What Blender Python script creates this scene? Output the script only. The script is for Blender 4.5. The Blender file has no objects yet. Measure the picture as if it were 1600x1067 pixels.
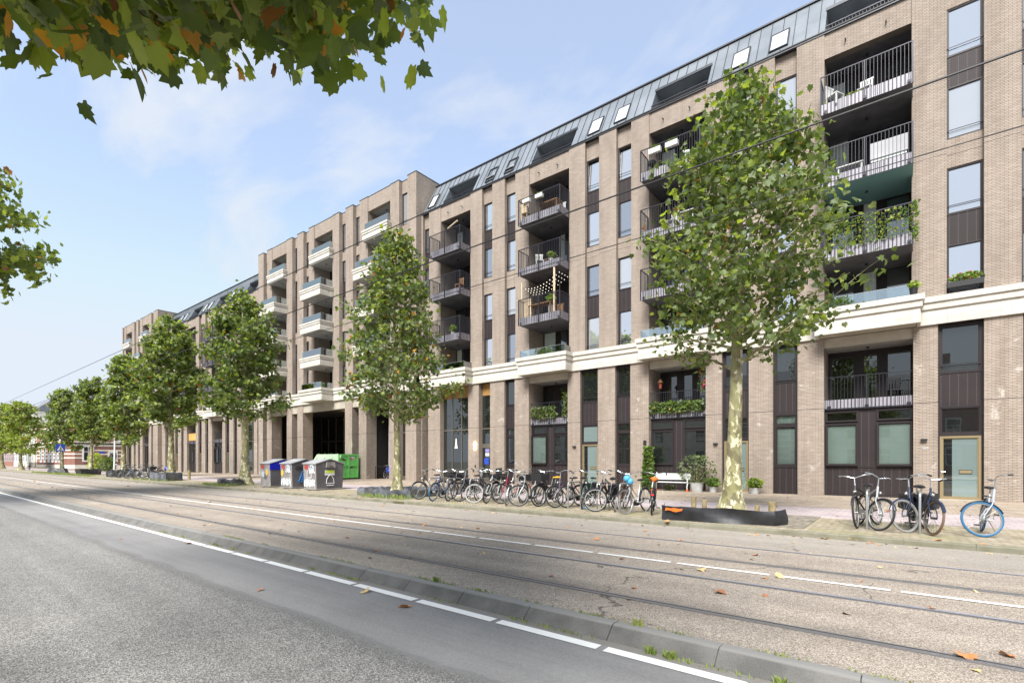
import bpy, math, random
import numpy as np
from mathutils import Vector, Matrix
R=math.radians
# ---------------------------------------------------------------- camera, sky, sun, exposure
sc=bpy.context.scene
col=sc.collection
cam_d=bpy.data.cameras.new("camera"); cam=bpy.data.objects.new("camera",cam_d); col.objects.link(cam); sc.camera=cam
F=779.0/1600
cam_d.sensor_width=36; cam_d.sensor_fit='HORIZONTAL'; cam_d.lens=F*36
cam_d.shift_y=(720-533.5)/1600.0
cam_d.clip_start=0.05; cam_d.clip_end=3000
cam.location=(0,0,1.47)
yaw=math.atan2(0.61761,0.78648)
cam.rotation_euler=(R(90),0,yaw)
sun_dir=Vector((0.22,-0.95,1.08)).normalized()     # towards the sun
sl=bpy.data.lights.new("sun",'SUN'); so=bpy.data.objects.new("sun",sl); col.objects.link(so)
sl.energy=2.1; sl.angle=R(28); sl.color=(1.0,0.965,0.92)
so.rotation_euler=(-sun_dir).to_track_quat('-Z','Y').to_euler(); so.location=(0,-20,60)
w=bpy.data.worlds.new("World"); sc.world=w; w.use_nodes=True
nt=w.node_tree; nt.nodes.clear()
def N(nt,t,**k):
    n=nt.nodes.new(t)
    for a,b in k.items():
        if a in n.inputs.keys() if isinstance(a,str) else False: n.inputs[a].default_value=b
        else: setattr(n,a,b)
    return n
out=N(nt,'ShaderNodeOutputWorld'); bg=N(nt,'ShaderNodeBackground'); bg.inputs['Strength'].default_value=0.09
sky=N(nt,'ShaderNodeTexSky'); sky.sky_type='NISHITA'; sky.sun_disc=False
sky.sun_elevation=math.asin(sun_dir.z); sky.sun_rotation=math.atan2(sun_dir.x,sun_dir.y)
sky.altitude=0; sky.air_density=1.0; sky.dust_density=0.8; sky.ozone_density=2.5
tc=N(nt,'ShaderNodeTexCoord'); sep=N(nt,'ShaderNodeSeparateXYZ')
nt.links.new(tc.outputs['Generated'],sep.inputs[0])
zc=N(nt,'ShaderNodeMath',operation='MAXIMUM'); zc.inputs[1].default_value=0.0; nt.links.new(sep.outputs['Z'],zc.inputs[0])
za=N(nt,'ShaderNodeMath',operation='ADD'); za.inputs[1].default_value=0.22; nt.links.new(zc.outputs[0],za.inputs[0])
dv=N(nt,'ShaderNodeVectorMath',operation='DIVIDE'); cb=N(nt,'ShaderNodeCombineXYZ')
for i in range(3): nt.links.new(za.outputs[0],cb.inputs[i])
nt.links.new(tc.outputs['Generated'],dv.inputs[0]); nt.links.new(cb.outputs[0],dv.inputs[1])
mp=N(nt,'ShaderNodeMapping'); mp.inputs['Scale'].default_value=(0.75,1.25,1); mp.inputs['Rotation'].default_value=(0,0,R(35)); mp.inputs['Location'].default_value=(5.4,2.3,0)
nt.links.new(dv.outputs[0],mp.inputs[0])
nz=N(nt,'ShaderNodeTexNoise'); nz.inputs['Scale'].default_value=1.4; nz.inputs['Detail'].default_value=9; nz.inputs['Roughness'].default_value=0.55; nz.inputs['Distortion'].default_value=0.35
nt.links.new(mp.outputs[0],nz.inputs['Vector'])
mr=N(nt,'ShaderNodeMapRange'); mr.inputs['From Min'].default_value=0.42; mr.inputs['From Max'].default_value=0.60; mr.inputs['To Max'].default_value=0.95
nt.links.new(nz.outputs['Fac'],mr.inputs['Value'])
# thin veil that thickens to the horizon
hz=N(nt,'ShaderNodeMapRange'); hz.inputs['From Min'].default_value=0.0; hz.inputs['From Max'].default_value=0.42; hz.inputs['To Min'].default_value=0.93; hz.inputs['To Max'].default_value=0.44
nt.links.new(zc.outputs[0],hz.inputs['Value'])
mx=N(nt,'ShaderNodeMath',operation='MAXIMUM'); nt.links.new(mr.outputs[0],mx.inputs[0]); nt.links.new(hz.outputs[0],mx.inputs[1])
mix=N(nt,'ShaderNodeMix',data_type='RGBA'); nt.links.new(mx.outputs[0],mix.inputs['Factor'])
cap=N(nt,'ShaderNodeVectorMath',operation='MINIMUM'); cap.inputs[1].default_value=(2.35,2.65,3.05)
nt.links.new(sky.outputs[0],cap.inputs[0]); nt.links.new(cap.outputs[0],mix.inputs['A']); mix.inputs['B'].default_value=(2.3,2.5,2.8,1)
SKYMIX=mix
nt.links.new(mix.outputs['Result'],bg.inputs['Color']); nt.links.new(bg.outputs[0],out.inputs[0])
sc.view_settings.view_transform='Standard'; sc.view_settings.look='None'; sc.view_settings.exposure=1.92; sc.view_settings.gamma=1
try:
    sc.cycles.max_bounces=6; sc.cycles.transparent_max_bounces=16; sc.cycles.use_denoising=True
except Exception: pass
rnd=random.Random(7)

# ---------------------------------------------------------------- materials
def mat(name,color,rough=0.8,metal=0.0,spec=0.5,emit=None,es=1.0):
    m=bpy.data.materials.new(name); m.use_nodes=True; b=m.node_tree.nodes['Principled BSDF']
    b.inputs['Base Color'].default_value=(*color,1); b.inputs['Roughness'].default_value=rough; b.inputs['Metallic'].default_value=metal
    b.inputs['Specular IOR Level'].default_value=spec
    if emit: b.inputs['Emission Color'].default_value=(*emit,1); b.inputs['Emission Strength'].default_value=es
    return m
def ramp(nt,fac,stops):
    r=nt.nodes.new('ShaderNodeValToRGB'); nt.links.new(fac,r.inputs[0]); e=r.color_ramp.elements
    while len(e)<len(stops): e.new(0.5)
    for i,(p,c) in enumerate(stops): e[i].position=p; e[i].color=(*c,1)
    return r.outputs[0]
def noise(nt,vec,scale,detail=4,rough=0.55,dist=0):
    n=nt.nodes.new('ShaderNodeTexNoise'); n.inputs['Scale'].default_value=scale; n.inputs['Detail'].default_value=detail; n.inputs['Roughness'].default_value=rough; n.inputs['Distortion'].default_value=dist
    if vec is not None: nt.links.new(vec,n.inputs['Vector'])
    return n.outputs['Fac']
def pos(nt): return nt.nodes.new('ShaderNodeNewGeometry').outputs['Position']
def objc(nt): return nt.nodes.new('ShaderNodeTexCoord').outputs['Object']
def mixc(nt,fac,a,b,mode='MIX'):
    m=nt.nodes.new('ShaderNodeMix'); m.data_type='RGBA'; m.blend_type=mode
    for s,v in (('Factor',fac),('A',a),('B',b)):
        if isinstance(v,(int,float)): m.inputs[s].default_value=v
        elif isinstance(v,tuple): m.inputs[s].default_value=(*v,1)
        else: nt.links.new(v,m.inputs[s])
    return m.outputs['Result']
def mathn(nt,op,a,b=0.0,clamp=False):
    m=nt.nodes.new('ShaderNodeMath'); m.operation=op; m.use_clamp=clamp
    for i,v in enumerate((a,b)):
        if isinstance(v,(int,float)): m.inputs[i].default_value=v
        else: nt.links.new(v,m.inputs[i])
    return m.outputs[0]
def mrange(nt,v,a,b,c=0.0,d=1.0):
    m=nt.nodes.new('ShaderNodeMapRange'); nt.links.new(v,m.inputs['Value'])
    for k,x in zip(('From Min','From Max','To Min','To Max'),(a,b,c,d)): m.inputs[k].default_value=x
    return m.outputs[0]
def bump(nt,b,h,strength=0.3,dist=0.01):
    n=nt.nodes.new('ShaderNodeBump'); n.inputs['Strength'].default_value=strength; n.inputs['Distance'].default_value=dist
    nt.links.new(h,n.inputs['Height']); nt.links.new(n.outputs[0],b.inputs['Normal'])
def noisy(name,c1,c2,scale=3,rough=0.8,detail=5,bs=0.15,bd=0.005,bscale=None,metal=0,lo=0.35,hi=0.65,coord='pos'):
    m=mat(name,c1,rough,metal); nt=m.node_tree; b=nt.nodes['Principled BSDF']; p=pos(nt) if coord=='pos' else objc(nt)
    f=noise(nt,p,scale,detail); c=ramp(nt,f,[(lo,c1),(hi,c2)]); nt.links.new(c,b.inputs['Base Color'])
    if bs: bump(nt,b,noise(nt,p,bscale or scale*6,4),bs,bd)
    return m
def brick_mat(name,c1,c2,mortar,joints=(),stain=0.0,bw=0.215,bh=0.058):
    m=mat(name,c1,0.88); nt=m.node_tree; b=nt.nodes['Principled BSDF']; p=pos(nt)
    s=nt.nodes.new('ShaderNodeSeparateXYZ'); nt.links.new(p,s.inputs[0])
    u=mathn(nt,'ADD',s.outputs[0],s.outputs[1]); cb=nt.nodes.new('ShaderNodeCombineXYZ'); nt.links.new(u,cb.inputs[0]); nt.links.new(s.outputs[2],cb.inputs[1])
    br=nt.nodes.new('ShaderNodeTexBrick'); nt.links.new(cb.outputs[0],br.inputs['Vector'])
    br.inputs['Scale'].default_value=1; br.inputs['Brick Width'].default_value=bw; br.inputs['Row Height'].default_value=bh
    br.inputs['Mortar Size'].default_value=0.0075; br.inputs['Mortar Smooth'].default_value=0.2; br.inputs['Bias'].default_value=-0.1
    br.inputs['Color1'].default_value=(*c1,1); br.inputs['Color2'].default_value=(*c2,1); br.inputs['Mortar'].default_value=(*mortar,1)
    c=br.outputs['Color']
    f=noise(nt,p,0.9,5,0.6); c=mixc(nt,1.0,c,ramp(nt,f,[(0.3,(0.92,0.915,0.91)),(0.7,(1.05,1.045,1.04))]),'MULTIPLY')
    # weather streaks under the stone band: vertical noise
    mpn=nt.nodes.new('ShaderNodeMapping'); mpn.inputs['Scale'].default_value=(3.0,3.0,0.25); nt.links.new(p,mpn.inputs[0])
    f3=noise(nt,mpn.outputs[0],1.0,4); c=mixc(nt,1.0,c,ramp(nt,f3,[(0.35,(0.88,0.87,0.86)),(0.6,(1.03,1.03,1.03))]),'MULTIPLY')
    if stain:
        f2=noise(nt,p,1.7,7,0.7,0.4); lime=mrange(nt,f2,0.60,0.68); low=mrange(nt,s.outputs[2],6.9,6.5)
        lime=mathn(nt,'MULTIPLY',mathn(nt,'MULTIPLY',lime,low),stain); c=mixc(nt,lime,c,(0.62,0.58,0.53))
    for z in joints:
        d=mathn(nt,'ABSOLUTE',mathn(nt,'SUBTRACT',s.outputs[2],z)); j=mathn(nt,'LESS_THAN',d,0.012); c=mixc(nt,j,c,(0.06,0.05,0.045))
    nt.links.new(c,b.inputs['Base Color']); bump(nt,b,mathn(nt,'SUBTRACT',1.0,br.outputs['Fac']),0.6,0.006)
    return m
def glass_mat(name,base,refl,tint=(1,1,1),rough=0.015,clear=False,var=0.0):
    m=bpy.data.materials.new(name); m.use_nodes=True; nt=m.node_tree; nt.nodes.clear()
    o=nt.nodes.new('ShaderNodeOutputMaterial'); g=nt.nodes.new('ShaderNodeBsdfGlossy'); g.inputs['Roughness'].default_value=rough; g.inputs['Color'].default_value=(*tint,1)
    if clear:
        d=nt.nodes.new('ShaderNodeBsdfTransparent'); d.inputs['Color'].default_value=(*base,1)
    else:
        d=nt.nodes.new('ShaderNodeBsdfDiffuse'); d.inputs['Color'].default_value=(*base,1)
    fr=nt.nodes.new('ShaderNodeFresnel'); fr.inputs['IOR'].default_value=1.5
    fac=mathn(nt,'ADD',fr.outputs[0],refl,True)
    mx=nt.nodes.new('ShaderNodeMixShader'); nt.links.new(fac,mx.inputs[0]); nt.links.new(d.outputs[0],mx.inputs[1]); nt.links.new(g.outputs[0],mx.inputs[2])
    if not clear or var:
        bn=nt.nodes.new('ShaderNodeBump'); bn.inputs['Strength'].default_value=0.025; bn.inputs['Distance'].default_value=0.02
        nt.links.new(noise(nt,pos(nt),1.6,1),bn.inputs['Height']); nt.links.new(bn.outputs[0],g.inputs['Normal'])
    nt.links.new(mx.outputs[0],o.inputs[0]); return m
M={}
M['brick']=brick_mat('brick_taupe',(0.318,0.262,0.218),(0.392,0.33,0.278),(0.15,0.125,0.102),joints=(3.70,13.05),stain=0.5)
M['stone']=noisy('cast_stone',(0.485,0.46,0.41),(0.565,0.54,0.485),1.3,0.8,6,0.08,0.003)
def stone_detail():
    m=M['stone']; nt=m.node_tree; b=nt.nodes['Principled BSDF']; src=b.inputs['Base Color'].links[0].from_socket; p=pos(nt)
    mp=nt.nodes.new('ShaderNodeMapping'); mp.inputs['Scale'].default_value=(4.5,4.5,.5); nt.links.new(p,mp.inputs[0])
    c=mixc(nt,mrange(nt,noise(nt,mp.outputs[0],1.0,6,0.65),0.50,0.72,0,0.45),src,(0.36,0.33,0.28))
    s=nt.nodes.new('ShaderNodeSeparateXYZ'); nt.links.new(p,s.inputs[0]); u=mathn(nt,'ADD',s.outputs[0],s.outputs[1])
    f=mathn(nt,'FRACT',mathn(nt,'MULTIPLY',u,0.69)); j=mathn(nt,'LESS_THAN',f,0.008); c=mixc(nt,mathn(nt,'MULTIPLY',j,0.6),c,(0.2,0.18,0.15)); nt.links.new(c,b.inputs['Base Color'])
stone_detail()
M['lintel']=noisy('lintel_concrete',(0.36,0.33,0.27),(0.45,0.41,0.34),1.5,0.8)
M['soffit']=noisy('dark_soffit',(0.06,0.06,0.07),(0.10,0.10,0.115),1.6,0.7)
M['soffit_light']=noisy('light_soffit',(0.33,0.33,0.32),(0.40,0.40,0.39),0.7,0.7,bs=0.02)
M['frame']=mat('dark_aluminium',(0.028,0.022,0.024),0.45,0.1,0.35)
M['frame_lite']=mat('bronze_aluminium',(0.16,0.14,0.115),0.4,0.4)
def panel_mat():
    m=mat('perforated_panel',(0.02,0.015,0.015),0.55,0.0,0.25); nt=m.node_tree; b=nt.nodes['Principled BSDF']; p=pos(nt)
    s=nt.nodes.new('ShaderNodeSeparateXYZ'); nt.links.new(p,s.inputs[0])
    def cell(v,k,wd):
        f=mathn(nt,'FRACT',mathn(nt,'MULTIPLY',v,k)); return mathn(nt,'LESS_THAN',mathn(nt,'ABSOLUTE',mathn(nt,'SUBTRACT',f,0.5)),wd)
    d=mathn(nt,'MULTIPLY',cell(s.outputs[0],4.0,0.06),cell(s.outputs[2],11.0,0.14))
    c=mixc(nt,noise(nt,p,1.5,3),(0.022,0.017,0.018),(0.034,0.026,0.027)); c=mixc(nt,d,c,(0.12,0.11,0.105)); nt.links.new(c,b.inputs['Base Color'])
    rib=mathn(nt,'SINE',mathn(nt,'MULTIPLY',s.outputs[0],110.0)); bump(nt,b,rib,0.15,0.004)
    return m
M['panel']=panel_mat()
def fascia_mat():
    m=mat('ribbed_fascia',(0.30,0.29,0.32),0.5,0.2); nt=m.node_tree; b=nt.nodes['Principled BSDF']; p=pos(nt)
    s=nt.nodes.new('ShaderNodeSeparateXYZ'); nt.links.new(p,s.inputs[0]); u=mathn(nt,'ADD',s.outputs[0],s.outputs[1])
    f=mathn(nt,'FRACT',mathn(nt,'MULTIPLY',u,7.6)); d=mathn(nt,'LESS_THAN',f,0.25)
    c=mixc(nt,noise(nt,p,9,3),(0.24,0.23,0.26),(0.36,0.35,0.39)); c=mixc(nt,d,c,(0.06,0.055,0.065)); nt.links.new(c,b.inputs['Base Color']); return m
M['fascia']=fascia_mat()
M['rail']=mat('railing_steel',(0.035,0.035,0.045),0.4,0.4)
M['zinc']=noisy('zinc_cladding',(0.19,0.213,0.235),(0.26,0.283,0.308),0.7,0.38,5,0.05,0.003,metal=0.35)
M['zinc_dark']=mat('zinc_edge',(0.05,0.055,0.065),0.45,0.4)
M['glass_sky']=glass_mat('window_glass',(0.12,0.13,0.15),0.74,(0.92,0.95,1.0))
M['glass_curtain']=glass_mat('curtained_window_glass',(0.33,0.35,0.36),0.42,(0.88,0.92,1.0))
M['glass_dim']=glass_mat('dim_window_glass',(0.05,0.06,0.07),0.46,(0.86,0.91,1.0))
M['glass_door']=glass_mat('loggia_glass',(0.03,0.04,0.042),0.22,(0.85,0.92,0.95))
M['glass_dark']=glass_mat('ground_glass',(0.012,0.014,0.014),0.10,(0.9,0.95,0.95))
M['glass_clear']=glass_mat('clear_glass',(0.93,0.97,0.96),0.03,(0.9,0.97,0.97),clear=True)
M['glass_balustrade']=glass_mat('balustrade_glass',(0.88,0.95,0.95),0.32,(0.85,0.95,1.0),clear=True)
M['frost']=glass_mat('frosted_glass',(0.17,0.225,0.22),0.14,(0.8,0.92,0.95))
M['blind']=noisy('pale_blind',(0.78,0.86,0.80),(0.84,0.91,0.86),2.0,0.8,bs=0)
M['curtain']=noisy('white_curtain',(0.50,0.60,0.58),(0.7,0.75,0.73),9,0.9,bs=0)
M['room']=mat('shaded_room_black',(0.012,0.011,0.01),0.95)  # near-black colour puts the shade of rooms and passage into their surfaces
M['room_warm']=noisy('warm_room',(0.14,0.06,0.02),(0.30,0.14,0.04),2,0.9,bs=0)
M['bronze']=mat('bronze_frame',(0.33,0.26,0.15),0.4,0.5)
M['chrome']=mat('polished_steel',(0.62,0.63,0.65),0.25,0.9)
M['steel']=mat('galvanised_steel',(0.36,0.36,0.35),0.45,0.7)
M['black']=mat('black_plastic',(0.015,0.015,0.017),0.5)
M['rubber']=mat('tyre_rubber',(0.022,0.022,0.024),0.75)
M['white']=mat('white_paint',(0.62,0.63,0.62),0.5)
M['orange_panel']=noisy('orange_board',(0.55,0.27,0.07),(0.65,0.35,0.11),1.3,0.7)
M['column_white']=noisy('white_column',(0.55,0.57,0.60),(0.68,0.69,0.71),1.0,0.6)
M['teal']=mat('teal_sheet',(0.15,0.30,0.30),.6)
M['sign_purple']=mat('purple_notice',(0.25,0.22,0.5),.5)
M['wood']=noisy('wood',(0.22,0.11,0.05),(0.34,0.19,0.09),8,0.7)
M['wood_pale']=noisy('pale_wood',(0.52,0.40,0.26),(0.66,0.53,0.37),8,0.7)
M['lampglow']=mat('lamp_glow',(1,0.8,0.5),0.5,emit=(1,0.72,0.4),es=5)

# ---------------------------------------------------------------- mesh builder
class MB:
    def __init__(s): s.v=[]; s.f=[]; s.m=[]
    def add(s,vs,fs,mi=0):
        n=len(s.v); s.v+= [tuple(p) for p in vs]; s.f+=[tuple(i+n for i in f) for f in fs]; s.m+=[mi]*len(fs); return s
    def box(s,x0,x1,y0,y1,z0,z1,mi=0):
        if x1<x0: x0,x1=x1,x0
        if y1<y0: y0,y1=y1,y0
        return s.add([(x0,y0,z0),(x1,y0,z0),(x1,y1,z0),(x0,y1,z0),(x0,y0,z1),(x1,y0,z1),(x1,y1,z1),(x0,y1,z1)],
            [(0,3,2,1),(4,5,6,7),(0,1,5,4),(1,2,6,5),(2,3,7,6),(3,0,4,7)],mi)
    def prism(s,prof,a,b,axis='x',mi=0):
        # prof: list of 2D points (ccw), extruded along axis from a to b
        n=len(prof)
        def P(t,q):
            if axis=='x': return (t,q[0],q[1])
            if axis=='y': return (q[0],t,q[1])
            return (q[0],q[1],t)
        vs=[P(a,q) for q in prof]+[P(b,q) for q in prof]
        fs=[tuple(range(n-1,-1,-1)),tuple(range(n,2*n))]+[(i,(i+1)%n,n+(i+1)%n,n+i) for i in range(n)]
        return s.add(vs,fs,mi)
    def tube(s,pts,r,n=8,mi=0,cap=True):
        pts=[Vector(p) for p in pts]; k=len(pts); rs=r if isinstance(r,(list,tuple)) else [r]*k
        up=None; rings=[]
        for i,p in enumerate(pts):
            d=(pts[min(i+1,k-1)]-pts[max(i-1,0)]).normalized()
            if up is None:
                up=Vector((0,0,1)) if abs(d.z)<0.9 else Vector((1,0,0))
            a=(up-d*up.dot(d))
            if a.length<1e-4: a=d.orthogonal()
            a.normalize(); up=a; b=d.cross(a)
            rings.append([p+ (a*math.cos(2*math.pi*j/n)+b*math.sin(2*math.pi*j/n))*rs[i] for j in range(n)])
        vs=[q for rg in rings for q in rg]; fs=[]
        for i in range(k-1):
            for j in range(n): fs.append((i*n+j,i*n+(j+1)%n,(i+1)*n+(j+1)%n,(i+1)*n+j))
        if cap: fs.append(tuple(range(n-1,-1,-1))); fs.append(tuple((k-1)*n+j for j in range(n)))
        return s.add(vs,fs,mi)
    def torus(s,c,ax,R_,r,n=32,m=8,mi=0,a0=0,a1=2*math.pi,ref=None,flat=1.0):
        ax=Vector(ax).normalized(); u=(Vector(ref) if ref else ax.orthogonal()).normalized(); v=ax.cross(u); c=Vector(c)
        full=abs(a1-a0)>=2*math.pi-1e-6; k=n if full else n+1; vs=[]; fs=[]
        for i in range(k):
            t=a0+(a1-a0)*i/n; d=u*math.cos(t)+v*math.sin(t)
            for j in range(m):
                p=2*math.pi*j/m; vs.append(c+d*(R_+r*math.cos(p))+ax*(r*flat*math.sin(p)))
        for i in range(n):
            for j in range(m):
                a=i*m+j; b=i*m+(j+1)%m; i2=(i+1)%k; fs.append((a,i2*m+j,i2*m+(j+1)%m,b))
        return s.add(vs,fs,mi)
    def sphere(s,c,rx,ry,rz,n=12,m=8,mi=0):
        vs=[];fs=[]
        for i in range(m+1):
            th=math.pi*i/m
            for j in range(n):
                ph=2*math.pi*j/n; vs.append((c[0]+rx*math.sin(th)*math.cos(ph),c[1]+ry*math.sin(th)*math.sin(ph),c[2]+rz*math.cos(th)))
        for i in range(m):
            for j in range(n): fs.append((i*n+j,(i+1)*n+j,(i+1)*n+(j+1)%n,i*n+(j+1)%n))
        return s.add(vs,fs,mi)
    def mesh(s,name,mats,smooth=False,off=None):
        me=bpy.data.meshes.new(name)
        vs=s.v if off is None else [(x-off[0],y-off[1],z-off[2]) for x,y,z in s.v]
        me.from_pydata(vs,[],s.f)
        if not isinstance(mats,(list,tuple)): mats=[mats]
        for m_ in mats: me.materials.append(M[m_] if isinstance(m_,str) else m_)
        if len(mats)>1: me.polygons.foreach_set('material_index',s.m)
        if smooth:
            me.polygons.foreach_set('use_smooth',[True]*len(me.polygons))
            try: me.set_sharp_from_angle(angle=R(38))
            except Exception: pass
        me.update(); return me
    def build(s,name,mats,parent=None,smooth=False):
        """world-coordinate mesh below parent"""
        off=Vector(parent['_off']) if parent is not None else Vector((0,0,0))
        o=bpy.data.objects.new(name,s.mesh(name,mats,smooth,off)); col.objects.link(o); o['_off']=list(off)
        if parent is not None: o.parent=parent
        return o
    def local(s,name,mats,parent=None,smooth=True,loc=None):
        """mesh in the parent's own coordinates"""
        o=bpy.data.objects.new(name,s.mesh(name,mats,smooth)); col.objects.link(o); o.parent=parent; o['_off']=[0,0,0]
        if loc is not None: o.location=loc
        return o
def inst(name,me,parent,wloc):
    o=bpy.data.objects.new(name,me); col.objects.link(o); off=Vector(parent['_off']) if parent is not None else Vector((0,0,0))
    o.parent=parent; o.location=Vector(wloc)-off; o['_off']=[0,0,0]; return o
def tag(o,label,cat,group=None,kind=None):
    o['label']=label; o['category']=cat
    if group: o['group']=group
    if kind: o['kind']=kind
    return o
def thing(name,label,cat,loc=(0,0,0),rz=0,group=None):
    o=bpy.data.objects.new(name,None); o.empty_display_size=0.2; col.objects.link(o); o.location=loc; o.rotation_euler=(0,0,rz); o['_off']=list(loc)
    return tag(o,label,cat,group)
def struct(name,mb,mats,smooth=False):
    o=mb.build(name,mats,None,smooth); o['kind']='structure'; return o
# ---------------------------------------------------------------- ground, roads, pavement
def ground_shader(m,layers):
    pass
def asphalt(name,ca,cb_,cc,scale=95,warm=None,rough=0.9):
    m=mat(name,ca,rough); nt=m.node_tree; b=nt.nodes['Principled BSDF']; b.inputs['Specular IOR Level'].default_value=0.3; p=pos(nt)
    v=nt.nodes.new('ShaderNodeTexVoronoi'); v.inputs['Scale'].default_value=scale; nt.links.new(p,v.inputs['Vector'])
    sp=nt.nodes.new('ShaderNodeSeparateColor'); nt.links.new(v.outputs['Color'],sp.inputs[0])
    c=ramp(nt,sp.outputs[0],[(0.0,ca),(0.45,cb_),(0.9,cc)])
    edge=mrange(nt,v.outputs['Distance'],0.25,0.75,1.0,0.45)
    c=mixc(nt,1.0,c,edge,'MULTIPLY')
    big=noise(nt,p,0.35,6,0.6); c=mixc(nt,1.0,c,ramp(nt,big,[(0.3,(0.86,0.86,0.87)),(0.7,(1.1,1.08,1.05))]),'MULTIPLY')
    mps=nt.nodes.new('ShaderNodeMapping'); mps.inputs['Scale'].default_value=(0.06,1.6,1); nt.links.new(p,mps.inputs[0]); trk=noise(nt,mps.outputs[0],1.0,5,0.6); c=mixc(nt,1.0,c,ramp(nt,trk,[(0.35,(0.86,0.86,0.86)),(0.65,(1.08,1.08,1.08))]),'MULTIPLY')
    med=noise(nt,p,4.0,5,0.7); c=mixc(nt,1.0,c,ramp(nt,med,[(0.3,(0.9,0.9,0.9)),(0.7,(1.07,1.07,1.07))]),'MULTIPLY')
    nt.links.new(c,b.inputs['Base Color']); bump(nt,b,v.outputs['Distance'],0.8,0.006); return m,c,b,p
m_,c_,b_,p_=asphalt('tram_bed_asphalt',(0.27,0.228,0.188),(0.46,0.395,0.33),(0.66,0.58,0.49),100); M['bed']=m_
nt=m_.node_tree; s_=nt.nodes.new('ShaderNodeSeparateXYZ'); nt.links.new(p_,s_.inputs[0])
# worn dark bands beside the rails and wandering cracks
acc=None
for yr in (5.42,8.36):
    d=mathn(nt,'ABSOLUTE',mathn(nt,'SUBTRACT',s_.outputs[1],yr)); k=mathn(nt,'MULTIPLY',mrange(nt,d,0.05,0.34,1,0),mrange(nt,noise(nt,p_,1.2,5),0.35,0.7,0.1,1.0))
    acc=k if acc is None else mathn(nt,'MAXIMUM',acc,k)
c2=mixc(nt,mathn(nt,'MULTIPLY',acc,0.5),c_,(0.12,0.105,0.095))
vc=nt.nodes.new('ShaderNodeTexVoronoi'); vc.feature='DISTANCE_TO_EDGE'; vc.inputs['Scale'].default_value=0.33
wv=nt.nodes.new('ShaderNodeVectorMath'); wv.operation='ADD'; nzv=nt.nodes.new('ShaderNodeTexNoise'); nzv.inputs['Scale'].default_value=1.5; nzv.inputs['Detail'].default_value=6; nt.links.new(p_,nzv.inputs['Vector'])
nt.links.new(p_,wv.inputs[0]); nt.links.new(nzv.outputs['Color'],wv.inputs[1]); nt.links.new(wv.outputs[0],vc.inputs['Vector'])
ck=mathn(nt,'MULTIPLY',mrange(nt,vc.outputs['Distance'],0.0,0.007,1,0),mrange(nt,noise(nt,p_,0.5,2),0.50,0.56,0,0.85)); c2=mixc(nt,ck,c2,(0.05,0.045,0.04))
# beyond the rails a greyer strip along the kerb
g_=mathn(nt,'MULTIPLY',mrange(nt,mathn(nt,'ADD',s_.outputs[1],mathn(nt,'MULTIPLY',noise(nt,p_,0.6,4),0.8)),10.3,10.7,0,1),0.45); c2=mixc(nt,g_,c2,(0.30,0.285,0.26))
nt.links.new(c2,b_.inputs['Base Color'])
# near carriageway: coarse worn lane, tar seam, smoother strip by the kerb
m_,c_,b_,p_=asphalt('carriageway_asphalt',(0.165,0.162,0.16),(0.30,0.294,0.28),(0.50,0.485,0.455),95); M['road']=m_
nt=m_.node_tree; s_=nt.nodes.new('ShaderNodeSeparateXYZ'); nt.links.new(p_,s_.inputs[0])
yy=mathn(nt,'ADD',s_.outputs[1],mathn(nt,'MULTIPLY',mathn(nt,'SUBTRACT',noise(nt,p_,0.7,5,0.6),0.5),0.35))
yy=mathn(nt,'ADD',yy,mathn(nt,'MULTIPLY',mathn(nt,'SUBTRACT',noise(nt,p_,14,3,0.6),0.5),0.05))
fine=noise(nt,p_,260,2); sm=ramp(nt,fine,[(0.3,(0.215,0.21,0.205)),(0.7,(0.315,0.308,0.30))])
smb=mixc(nt,1.0,sm,ramp(nt,noise(nt,p_,0.8,5),[(0.3,(0.9,0.9,0.9)),(0.7,(1.08,1.08,1.08))]),'MULTIPLY')
mps=nt.nodes.new('ShaderNodeMapping'); mps.inputs['Scale'].default_value=(0.08,2.2,1); nt.links.new(p_,mps.inputs[0]); smb=mixc(nt,1.0,smb,ramp(nt,noise(nt,mps.outputs[0],1.0,6,0.65),[(0.35,(0.84,0.84,0.85)),(0.65,(1.08,1.07,1.06))]),'MULTIPLY'); smb=mixc(nt,1.0,smb,ramp(nt,noise(nt,p_,38,4,0.7),[(0.3,(0.86,0.86,0.86)),(0.7,(1.12,1.12,1.12))]),'MULTIPLY')
c2=mixc(nt,mrange(nt,yy,2.83,2.87),c_,smb)
seam=mathn(nt,'MULTIPLY',mrange(nt,yy,2.72,2.76),mrange(nt,yy,2.93,2.90)); c2=mixc(nt,mathn(nt,'MULTIPLY',seam,0.45),c2,(0.16,0.155,0.15))
dirt=mathn(nt,'MULTIPLY',mrange(nt,yy,4.07,4.2),0.7); c2=mixc(nt,dirt,c2,(0.21,0.19,0.15))
nt.links.new(c2,b_.inputs['Base Color'])
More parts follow.
